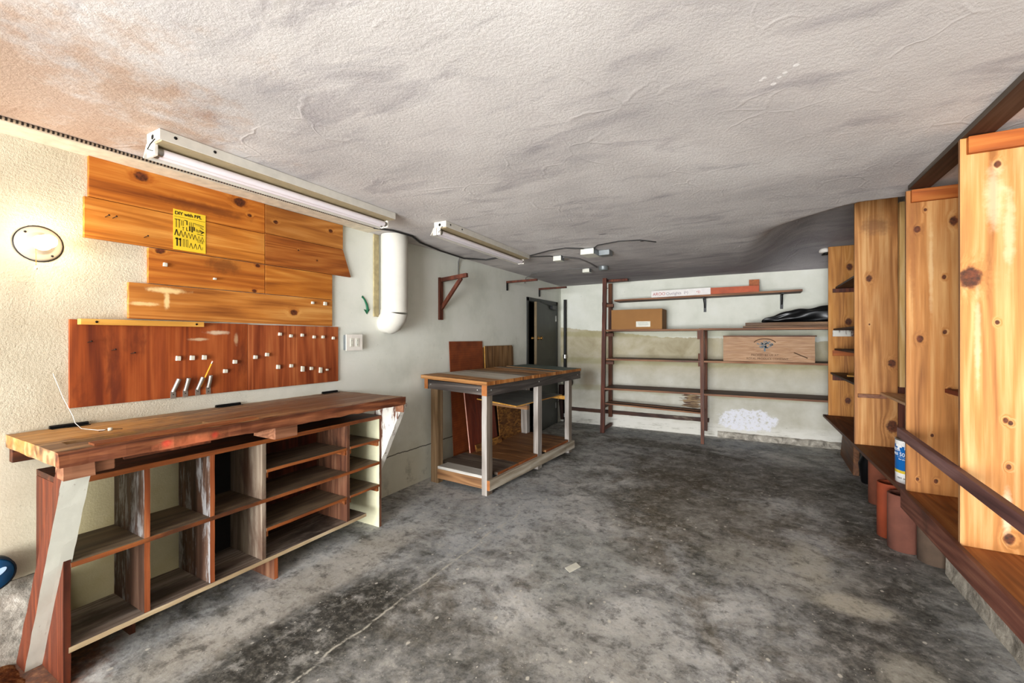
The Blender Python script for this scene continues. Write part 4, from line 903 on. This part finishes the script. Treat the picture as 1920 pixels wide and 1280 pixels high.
for (x0, x1, za, zb_, y0, nm) in [(-1.92, -.60, 1.507, 1.507, 6.24, 'shelf_board'), (-.64, 1.10, 1.512, 1.512, 6.23, 'shelf_board'), (-1.90, -.60, 1.083, 1.083, 6.24, 'shelf_board'), (-.60, 1.10, 1.085, 1.088, 6.235, 'shelf_board'),
                              (-1.935, -.60, .652, .655, 6.23, 'shelf_board'), (-.60, 1.10, .652, .655, 6.23, 'shelf_board')]:
    MB().hexa([(x0, y0, za - .012), (x1, y0, zb_ - .012), (x1, 6.74, zb_ - .012), (x0, 6.74, za - .012), (x0, y0, za + .012), (x1, y0, zb_ + .012), (x1, 6.74, zb_ + .012), (x0, 6.74, za + .012)], SE).build(nm, [M['brownshelf'], M['brownedge']], bs, jitter=.0015, cell=.12)
for y0, y1 in ((6.26, 6.38), (6.44, 6.56)):
    MB().hexa([(-1.93, y0, .42), (-.60, y0, .385), (-.60, y1, .385), (-1.93, y1, .42), (-1.93, y0, .44), (-.60, y0, .405), (-.60, y1, .405), (-1.93, y1, .44)], SE).build('low_slat', [M['brownshelf'], M['brownedge']], bs, jitter=.001, cell=.12)
ts = thing('wall_shelf', (-.65, 6.6, 1.95), 'topmost long brown shelf board carried on two black metal brackets', 'shelf')
MB().hexa([(-1.84, 6.45, 1.945), (.525, 6.45, 1.978), (.525, 6.76, 1.978), (-1.84, 6.76, 1.945), (-1.84, 6.45, 1.97), (.525, 6.45, 2.003), (.525, 6.76, 2.003), (-1.84, 6.76, 1.97)], SE).build('board', [M['brownshelf'], M['brownedge']], ts, jitter=.001, cell=.12)
for x, zt in ((-.614, 1.958), (.318, 1.972)):
    m = MB().box(x - .017, x + .017, 6.764, 6.78, zt - .19, zt).beam((x, 6.49, zt - .006), (x, 6.77, zt - .006), .03, .01, (1, 0, 0)).beam((x, 6.74, zt - .13), (x, 6.54, zt - .008), .012, .012, (1, 0, 0))
    m.build('shelf_bracket', M['black'], ts)
# things on the shelves
M['card'] = plain('brown_cardboard', '#94683a', .8, var=.06, vscale=4); M['carddark'] = plain('cardboard_side', '#7d5a34', .8)
cx_ = thing('cardboard_box', (-1.45, 6.42, 1.52), 'plain brown cardboard box with a white label on the back shelving', 'box')
MB().box(-1.83, -1.115, 6.275, 6.62, 1.5205, 1.806).build('carton', M['card'], cx_, bevel=.003)
MB().box(-1.472, -1.275, 6.2735, 6.275, 1.555, 1.632).build('label', M['boxwhite'], cx_)
M['faint'] = plain('faint_grey_ink', '#a3a79c', .8)
for k in range(3): MB().box(-1.455 + .01 * k, -1.31 + .006 * k, 6.2728, 6.2735, 1.612 - .016 * k, 1.617 - .016 * k).build('print_line', M['faint'], cx_)
M['crate'] = wood('old_crate_board', '#8a6040', '#aa8462', '#c4a486', 'x', scale=3.5, contrast=.8, dirt='#7a4a2a', dirt_amt=.14)
M['cratebr'] = plain('crate_print_brown', '#4d3522', .8); M['cratebl'] = plain('crate_print_blue', '#6f7d84', .8, var=.25, vscale=50)
cr = thing('fruit_crate', (.14, 6.42, 1.10), 'long worn printed crate on the right half of the back shelving', 'crate')
MB().box(-.35, .632, 6.262, 6.56, 1.101, 1.418).build('crate_body', M['crate'], cr, jitter=.002, cell=.1)
MB().box(-.352, .65, 6.255, 6.57, 1.413, 1.428).build('lid_edge', M['brownshelf'], cr)
yc = 6.2595
tree = MB()
for k in range(60):
    a = random.uniform(0, 6.28); rr = random.random() ** .5
    tree.box(.115 + math.cos(a) * rr * .085 - .008, .115 + math.cos(a) * rr * .085 + .008, yc - .0006, yc, 1.315 + math.sin(a) * rr * .045 - .005, 1.315 + math.sin(a) * rr * .045 + .005)
tree.box(.105, .125, yc - .0006, yc, 1.23, 1.29)
tree.build('tree_emblem', M['cratebl'], cr)
arc = MB()
for k in range(20):
    a0, a1 = math.pi * (.12 + .76 * k / 20), math.pi * (.12 + .76 * (k + 1) / 20)
    arc.beam((.115 + math.cos(a0) * .125, yc, 1.315 + math.sin(a0) * .072), (.115 + math.cos(a1) * .125, yc, 1.315 + math.sin(a1) * .072), .0008, .010, (0, 1, 0))
arc.build('emblem_arch', M['cratebr'], cr)
text('crate_print', 'PACKED BY US AT', .036, (.115, yc, 1.172), (1, 0, 0), (0, 0, 1), M['cratebr'], cr, 'CENTER')
text('crate_print', 'ROYAL PRODUCE COMPANY', .034, (.14, yc, 1.128), (1, 0, 0), (0, 0, 1), M['cratebr'], cr, 'CENTER')
MB().beam((.42, yc, 1.22), (.56, yc, 1.155), .0008, .012, (0, 1, 0)).build('scratch_mark', M['cratebr'], cr)
M['boxlong'] = plain('white_carton', '#e4dfda', .6, var=.05); M['orange'] = plain('orange_print', '#b2512c', .6, var=.15, vscale=10); M['purple'] = plain('grey_violet_ink', '#8c7d86', .7); M['rednk'] = plain('red_ink', '#b3473f', .7)
lx = thing('long_carton', (-.63, 6.6, 1.98), 'long thin white and orange carton on the topmost shelf', 'box')
def lz(x): return 1.9705 + .033 * (x + 1.84) / 2.365
q = MB(); x0, x1 = -1.305, -.52; q.hexa([(x0, 6.50, lz(x0) + .001), (x1, 6.50, lz(x1) + .001), (x1, 6.62, lz(x1) + .001), (x0, 6.62, lz(x0) + .001), (x0, 6.50, lz(x0) + .098), (x1, 6.50, lz(x1) + .098), (x1, 6.62, lz(x1) + .098), (x0, 6.62, lz(x0) + .098)])
q.build('white_half', M['boxlong'], lx)
q = MB(); x0, x1 = -.52, .055; q.hexa([(x0, 6.50, lz(x0) + .001), (x1, 6.50, lz(x1) + .001), (x1, 6.62, lz(x1) + .001), (x0, 6.62, lz(x0) + .001), (x0, 6.50, lz(x0) + .092), (x1, 6.50, lz(x1) + .086), (x1, 6.62, lz(x1) + .086), (x0, 6.62, lz(x0) + .092)])
q.build('orange_half', M['orange'], lx)
text('brand_print', 'AROO', .06, (-1.285, 6.499, lz(-1.28) + .03), (1, 0, .014), (0, 0, 1), M['rednk'], lx)
text('faint_print', 'Outlights', .055, (-1.10, 6.499, lz(-1.1) + .03), (1, 0, .014), (0, 0, 1), M['purple'], lx)
text('ring_mark', '(\u2022)', .055, (-.86, 6.499, lz(-.86) + .035), (1, 0, .014), (0, 0, 1), M['purple'], lx)
text('red_mark', '\u2022))', .05, (-.70, 6.499, lz(-.7) + .035), (1, 0, .014), (0, 0, 1), M['rednk'], lx)
sb = MB().box(-.06, .06, 6.63, 6.72, lz(0) + .001, lz(0) + .18); sb.build('orange_box', plain('rust_orange_carton', '#a3592a', .6, var=.25, vscale=40), label='small upright orange box standing behind the end of the long carton', cat='box')
M['oldplank'] = wood('old_stacked_plank', '#3d281a', '#6f5238', '#97785a', 'x', dirt='#2c1f16', dirt_amt=.1)
MB().box(-.125, 1.08, 6.28, 6.46, 1.5275, 1.549).build('stacked_plank', M['oldplank'], label='lower of two old planks lying under the black bag', cat='plank', group='old planks on the shelving', jitter=.0015, cell=.1)
MB().box(-.098, 1.08, 6.285, 6.47, 1.5525, 1.5905).build('stacked_plank', M['oldplank'], label='upper old plank on the shelving, directly under the black bag', cat='plank', group='old planks on the shelving', jitter=.0015, cell=.1)
M['bag'] = plain('black_vinyl', '#0c0c0d', .35, 0, .5, var=.2)
bg = MB(); sec = [(.08, .03), (.13, .06), (.22, .075), (.30, .11), (.36, .135), (.45, .15), (.55, .165), (.68, .175), (.82, .185), (1.0, .18), (1.06, .1)]
vs = []; nn = 28; NS = 44
def bag_h(x):
    for (xa, ha), (xb, hb) in zip(sec, sec[1:]):
        if xa <= x <= xb: return ha + (hb - ha) * (x - xa) / (xb - xa)
    return sec[-1][1]
for i in range(NS):
    x = sec[0][0] + (sec[-1][0] - sec[0][0]) * i / (NS - 1); h = bag_h(x)
    for k in range(nn):
        a = 2 * math.pi * k / nn
        fold = .010 * math.sin(5 * a + x * 9) + .020 * (mnoise.noise(Vector((x * 7, math.cos(a) * 1.5, math.sin(a) * 2.5))))
        yy = 6.375 + math.cos(a) * (.075 + fold); zz = 1.592 + h * .5 + math.copysign(abs(math.sin(a)) ** .7, math.sin(a)) * (h * .5 + (fold * min(1, h * 9) if math.sin(a) > 0 else 0))
        vs.append((x, yy, zz))
bg.add(vs, [(i * nn + k, i * nn + (k + 1) % nn, (i + 1) * nn + (k + 1) % nn, (i + 1) * nn + k) for i in range(NS - 1) for k in range(nn)] + [tuple(range(nn))[::-1], tuple(range((NS - 1) * nn, NS * nn))], 0, True)
bo = bg.build('black_bag', M['bag'], label='limp black vinyl bag lying on the planks of the back shelving', cat='bag')
sm = bo.modifiers.new('s', 'SUBSURF'); sm.levels = 1; sm.render_levels = 1
MB().tube([(-2.02, 6.77, 2.19), (-2.05, 6.74, 2.175), (-2.09, 6.73, 2.18), (-2.10, 6.73, 2.20)], .004, 8).build('wire_hook', M['black'], label='small wire hook on the back wall left of the shelving post', cat='hook')
lf = thing('ceiling_lampholder', (.72, 6.3, 2.36), 'white lampholder with black socket near the ceiling beside the farthest pine panel', 'lampholder')
MB().lathe([(0, 0), (.055, 0), (.06, .02), (.045, .05), (0, .055)], (.735, 6.34, 2.415), (0, 0, 1), 20).build('base', M['porcelain'], lf)
MB().lathe([(0, 0), (.05, .008), (.052, .02), (.03, .032), (0, .034)], (.755, 6.33, 2.382), (-.2, 0, 1), 20).build('socket', M['black'], lf)

# ------------------------------------------------------------------ right-hand shelving, near unit
PN = ('#97602c', '#c4874a', '#dcae76')
def pinez(nm, kn, c=PN, y=0, **k): return wood(nm, c[0], c[1], c[2], 'z', [((x, y, z_), r) for x, z_, r in kn], **k)
M['p1'] = pinez('pine_panel_near', [(.812, 1.66, .036), (.895, 1.465, .008), (.919, 1.054, .009), (.934, 1.044, .008), (.928, .861, .009), (.896, 2.13, .012), (.93, .56, .018)], y=2.594,
                marks=[((.885, 2.594, 2.0), (.035, .2, .16), '#e6cda8', .45), ((.93, 2.594, 1.85), (.02, .2, .2), '#e6cda8', .4), ((.925, 2.594, .66), (.018, .2, .12), '#ead6b8', .55), ((.835, 2.594, 1.40), (.012, .2, .25), '#e6cda8', .4)])
M['p2'] = pinez('pine_panel_second', [(.865, 2.141, .008), (.83, 2.032, .016), (.945, 1.746, .010), (.949, 1.433, .010), (.842, 1.394, .016), (.895, .838, .008), (.831, .576, .008), (.911, .577, .010), (.985, 2.06, .02), (.967, 1.1, .012)], ('#8f5a2a', '#b87c42', '#d2a268'), y=3.36,
                marks=[((.89, 3.36, 1.8), (.012, .2, .3), '#dcbc8c', .5), ((.81, 3.36, 1.9), (.014, .2, .4), '#8a5228', .5)])
M['p3'] = pinez('pine_panel_third', [(.839, 1.896, .022), (.986, 1.19, .026), (.842, 1.512, .006), (.99, .67, .04)], ('#8f5a2a', '#b87f46', '#d0a068'), y=4.63, contrast=1.2,
                marks=[((.88, 4.63, 2.33), (.12, .2, .09), '#7d5433', .7)])  # brown mark paints the ceiling lip's shadow across the panel top
M['p4'] = pinez('pine_panel_far', [(.951, 2.209, .03), (.941, 1.583, .032), (.936, .681, .028)], ('#8f5723', '#bd7f3c', '#d29a58'), y=6.2)
M['batten'] = wood('red_batten', '#7a3a17', '#a9591f', '#c27736', 'x'); M['headbeam'] = wood('dark_header', '#1f120d', '#382118', '#544036', 'y', paint='#8d8478', paint_amt=.05)
M['headside'] = wood('grey_header_side', '#3a322b', '#5a5046', '#7a6f62', 'y')
M['purple_rail'] = wood('maroon_rail', '#46282a', '#684440', '#866460', 'y', paint='#cfc8c0', paint_amt=.08, spec=.45)
M['basebrown'] = wood('brown_base_board', '#5a2f17', '#8a5026', '#a96f3d', 'y')
M['edgewood'] = wood('panel_edge', '#6a4428', '#9a6f48', '#bd9468', 'z')
M['trimdark'] = wood('dark_board_edge', '#3b2216', '#5c3a26', '#7f5a40', 'y')
U = thing('shelving_unit', (.97, 2.8, 0), 'tall pine shelving unit nearest the camera along the right wall', 'shelving', 'pine shelving on the right')
PE = [0, 0, 0, 0, 1, 0]
for y, nm in ((2.594, 'p1'), (3.36, 'p2')):
    MB().box(.781, 1.168, y, y + .022, .50, 2.262, PE).build('side_panel', [M[nm], M['edgewood']], U, bevel=.002)
    MB().box(.80, 1.165, y - .026, y - .0005, 2.188, 2.260).build('top_batten', M['batten'], U, bevel=.003)
MB().box(.785, .885, 1.55, 3.345, 2.263, 2.289, [0, 0, 0, 0, 1, 0]).build('header_board', [M['headbeam'], M['headside']], U, bevel=.003)
MB().hexa([(.752, 1.5, .755), (.78, 1.5, .755), (.78, 3.42, .805), (.752, 3.42, .805), (.752, 1.5, .812), (.78, 1.5, .812), (.78, 3.42, .862), (.752, 3.42, .862)]).build('front_rail', M['purple_rail'], U, bevel=.003)
MB().hexa([(.758, 1.4, .42), (.78, 1.4, .42), (.78, 3.375, .395), (.758, 3.375, .395), (.758, 1.4, .512), (.78, 1.4, .512), (.78, 3.375, .51), (.758, 3.375, .51)]).build('kick_board', wood('kick_board_wood', '#45261d', '#6b4034', '#8a5f4c', 'y', dirt='#3a241c', dirt_amt=.1), U, bevel=.003)
MB().box(.781, 1.168, 1.4, 3.375, .478, .4995).build('bottom_board', M['basebrown'], U)
MB().box(.948, 1.165, 2.62, 3.358, 1.088, 1.11).build('shelf_board', wood('maroon_shelf', '#3d170d', '#64291a', '#80402c', 'y'), U)

# far unit
V = thing('shelving_unit', (.95, 5.0, 0), 'farther pine shelving unit on the right, behind the blue paint can', 'shelving', 'pine shelving on the right')
MB().box(.743, 1.025, 4.63, 4.652, .50, 2.56, PE).build('side_panel', [M['p3'], M['edgewood']], V, bevel=.002)
MB().box(1.03, 1.062, 4.60, 4.66, 1.0, 2.5).build('edge_strip', wood('plywood_strip', '#b98f4e', '#d6b071', '#e6cb98', 'z'), V, bevel=.001)
MB().box(1.03, 1.165, 4.64, 4.66, .50, 1.0).build('rear_panel', M['redwood'], V)
MB().box(1.064, 1.166, 4.55, 4.60, .50, 2.5).build('rear_panel', M['redleg'], V)
MB().box(.753, 1.168, 6.2, 6.222, .50, 2.455, PE).build('side_panel', [M['p4'], M['edgewood']], V, bevel=.002)
MB().hexa([(.766, 3.383, .474), (1.168, 3.383, .474), (1.168, 6.25, .474), (.706, 6.25, .474), (.766, 3.383, .4995), (1.168, 3.383, .4995), (1.168, 6.25, .4995), (.706, 6.25, .4995)], [0, 0, 0, 0, 1, 0]).build('bottom_board', [wood('dark_base_shelf', '#38190e', '#5a2d1c', '#7a4630', 'y'), M['trimdark']], V, bevel=.002)
MB().box(.764, .95, 4.606, 4.629, .898, .929).build('cleat', M['blockwood'], V, bevel=.002)
MB().box(.912, 1.166, 3.5, 4.628, .930, .948).build('shelf_board', wood('pale_shelf', '#a8805a', '#c9a580', '#dcc0a2', 'y'), V, bevel=.001)
M['shelfdk'] = wood('dark_brown_shelf', '#241510', '#3f2820', '#5c4034', 'y')
for xs0, zz, ch_, cm_ in ((.82, 1.985, .045, 'redwood'), (.80, 1.505, .07, 'flaky'), (.81, 1.275, .062, 'batten'), (.773, 1.0, .07, 'postdark')):
    MB().box(xs0, 1.166, 4.655, 6.199, zz - .018, zz).build('shelf_board', M['shelfdk'], V)
    MB().box(.792, 1.166, 6.175, 6.199, zz - .02 - ch_, zz - .02).build('cleat', M[cm_], V, bevel=.002)
MB().hexa([(.83, 5.55, 1.001), (1.10, 5.55, 1.001), (1.10, 5.95, 1.001), (.90, 5.95, 1.001), (.83, 5.55, 1.016), (1.10, 5.55, 1.016), (1.10, 5.95, 1.016), (.90, 5.95, 1.016)]).build('offcut', M['ledge'], label='pale yellow offcut lying on a dark shelf of the farther unit', cat='offcut')

# paint can and bottle
M['canblue'] = plain('blue_can_label', '#0f62ad', .35, var=.12, vscale=8); M['canwhite'] = plain('white_can', '#e6e6e4', .4, var=.05); M['canyel'] = plain('yellow_band', '#d9bf3a', .4)
cc_ = Vector((.872, 3.575, .4998)); rc = .093
pcn = thing('paint_can', cc_, 'blue and white paint can marked 500 on the lower right shelf', 'can')
MB().lathe([(0, 0), (rc, 0), (rc, .062), (rc, .07), (rc, .255), (rc - .003, .262)], cc_, (0, 0, 1), 40).build('can_body', M['canwhite'], pcn)
MB().lathe([(rc + .0006, .078), (rc + .0006, .235)], cc_, (0, 0, 1), 40).build('blue_label', M['canblue'], pcn)
MB().lathe([(rc + .0006, .060), (rc + .0006, .0775)], cc_, (0, 0, 1), 40).build('yellow_band', M['canyel'], pcn)
MB().lathe([(rc - .003, .258), (rc + .002, .262), (rc + .002, .268), (rc - .012, .268), (rc - .014, .262), (0, .262)], cc_, (0, 0, 1), 40).build('lid', M['steel'], pcn)
dr = MB()
for k in range(12):
    a = R(195 + k * 9); L = (.012, .03, .016, .008, .026, .014, .01, .02, .008, .012, .018, .01)[k]
    c = cc_ + Vector((math.cos(a) * (rc + .001), math.sin(a) * (rc + .001), .235 - L / 2)); tdir = Vector((-math.sin(a), math.cos(a), 0))
    dr.beam(c - Vector((0, 0, L / 2)), c + Vector((0, 0, L / 2 + .004)), .013, .002, tdir)
dr.build('paint_drips', M['canwhite'], pcn)
def wrap(name, s, size, a_deg, zc, mat, al='CENTER'):
    cu = D.curves.new('t', 'FONT'); cu.body = s; cu.size = size; cu.align_x = al; cu.extrude = .0003
    to = D.objects.new('t', cu); COL.objects.link(to); dg = bpy.context.evaluated_depsgraph_get(); me = D.meshes.new_from_object(to.evaluated_get(dg)); D.objects.remove(to)
    for v in me.vertices:
        a = R(a_deg) + v.co.x / rc; rr = rc + .0012 + v.co.z
        v.co = Vector((math.cos(a) * rr, math.sin(a) * rr, v.co.y + zc))
    me.materials.clear(); me.materials.append(mat); o = D.objects.new(name, me); COL.objects.link(o); put(o, cc_, pcn)
wrap('can_print', 'ULTRA', .026, 212, .194, M['canwhite'], 'RIGHT'); wrap('can_print', 'BASE', .024, 203, .168, M['canwhite'], 'RIGHT'); wrap('can_print', '500', .033, 223, .166, M['canwhite'])
wrap('can_print', '___________', .014, 222, .160, M['canwhite']); wrap('can_print', 'floor adhesive', .010, 222, .144, M['canwhite']); wrap('can_print', 'TERM  SK', .013, 214, .026, M['ink'])
bt = thing('white_bottle', (.94, 3.72, .4998), 'white bottle with black cap behind the blue paint can', 'bottle')
MB().lathe([(0, 0), (.05, 0), (.055, .01), (.055, .27), (.045, .30), (.032, .325), (0, .325)], (.94, 3.74, .4998), (0, 0, 1), 24).build('bottle_body', M['canwhite'], bt)
MB().lathe([(0, .3255), (.035, .3255), (.035, .40), (.03, .405), (0, .405)], (.94, 3.74, .4998), (0, 0, 1), 20).build('cap', M['black'], bt)

# clay flue tiles under the shelf
M['clay1'] = plain('terracotta_dusty', '#7d4632', .85, var=.18, vscale=7); M['clay2'] = plain('terracotta_orange', '#84391d', .8, var=.12, vscale=5)
M['clay3'] = plain('terracotta_grey', '#714436', .9, var=.2, vscale=6); M['clay4'] = plain('brown_clay', '#5d4b3d', .9, var=.22, vscale=7)
def pipe(c, r, h, m, label):
    MB().lathe([(r - .014, .0), (r, .0), (r, h), (r - .003, h + .003), (r - .013, h + .003), (r - .014, h), (r - .014, 0)], (c[0], c[1], .001), (0, 0, 1), 32).build('clay_pipe', m, label=label, cat='pipe', group='clay pipes under the shelf')
pipe((.925, 4.72), .075, .355, M['clay1'], 'farthest dusty terracotta pipe standing under the right shelf')
pipe((.836, 3.975), .072, .375, M['clay2'], 'bright orange terracotta pipe, second from the back under the shelf')
pipe((.868, 3.785), .085, .36, M['clay3'], 'greyish red clay pipe between the orange pipe and the brown one')
pipe((.988, 3.655), .085, .34, M['clay4'], 'brown clay pipe nearest the camera, partly behind the kick board')
leanb = MB().hexa([(.88, 5.55, 0), (.93, 5.55, 0), (.96, 6.45, 0), (.90, 6.45, 0), (.90, 5.65, .465), (.95, 5.65, .465), (.99, 6.40, .465), (.93, 6.40, .465)])
leanb.build('wood_block', wood('stained_offcut', '#3a2010', '#5f3a1e', '#7f5430', 'y'), label='dark wooden board standing on edge under the far end of the right shelf', cat='board', bevel=.003)
MB().tube([(.95, 5.3, .02), (.93, 5.25, .2), (.97, 5.2, .40)], [.05, .06, .04], 12).build('black_bundle', M['black'], label='black bundle in shadow between the wooden board and the clay pipes', cat='bundle')

# ------------------------------------------------------------------ odds and ends
sc_ = MB().add([(-.985, 2.515, .0015), (-.948, 2.452, .0015), (-.905, 2.495, .002), (-.935, 2.56, .002)], [(0, 1, 2, 3)])
MB().prism([(-1.005, 2.462, .001), (-.960, 2.425, .001), (-.925, 2.520, .001), (-.968, 2.555, .001)], (0, 0, .0015)).build('paper_scrap', M['boxwhite'], label='small white paper scrap lying on the concrete floor', cat='paper')
M['bluep'] = plain('blue_plastic', '#14517f', .35, var=.1); M['bluedk'] = plain('dark_rubber', '#25323d', .5); M['bluelt'] = plain('pale_blue_label', '#a9c4de', .5)
bl = thing('blue_case', (XW + .062, .585, .345), 'rounded blue plastic case with pale oval label on the wall footing', 'case')
cxx = XW + .02
MB().lathe([(0, 0), (.06, 0), (.068, .012), (.068, .045), (.06, .06), (0, .062)], (cxx, .522, .408), (1, 0, 0), 28).build('case_shell', M['bluep'], bl)
MB().lathe([(.066, .008), (.072, .012), (.072, .05), (.066, .052)], (cxx, .522, .409), (1, 0, 0), 28).build('rubber_rim', M['bluedk'], bl)
ov = MB(); pts = [(cxx + .0625,   .538 + .024 * math.cos(a) * 1, .418 + .014 * math.sin(a) + .012 * math.cos(a)) for a in [2 * math.pi * k / 20 for k in range(20)]]
ov.prism(pts, (.002, 0, 0)).build('oval_label', M['bluelt'], bl)
# heap of earth and sawdust in the near left corner
dm = MB(); nx, ny = 40, 40; vs = []
for j in range(ny + 1):
    for i in range(nx + 1):
        x = -2.84 + .75 * i / nx; y = -.25 + .84 * j / ny
        h = .05 * max(0, 1 - (i / nx) ** 1.5) * max(0, 1 - abs(2 * j / ny - 1) ** 3)
        vs.append((x, y, h + .012 * mnoise.noise(Vector((x * 20, y * 20, 1))) * (h > .004) - .003))
dm.add(vs, [(j * (nx + 1) + i, j * (nx + 1) + i + 1, (j + 1) * (nx + 1) + i + 1, (j + 1) * (nx + 1) + i) for j in range(ny) for i in range(nx)], 0, True)
n = NT('brown_earth'); p = n.pos()
n.bump(n.noise(p, 60, 6, .7), .8, .02)
M['earth'] = n.done(n.ramp(n.noise(p, 26, 8, .7), [(.3, '#2b150a'), (.5, '#6a3a1c'), (.7, '#a9784c')]), .95, 0, .1)
dm.build('earth_heap', M['earth'], label='brown heap of earth and sawdust on the floor by the bench leg', cat='dirt', kind='stuff')
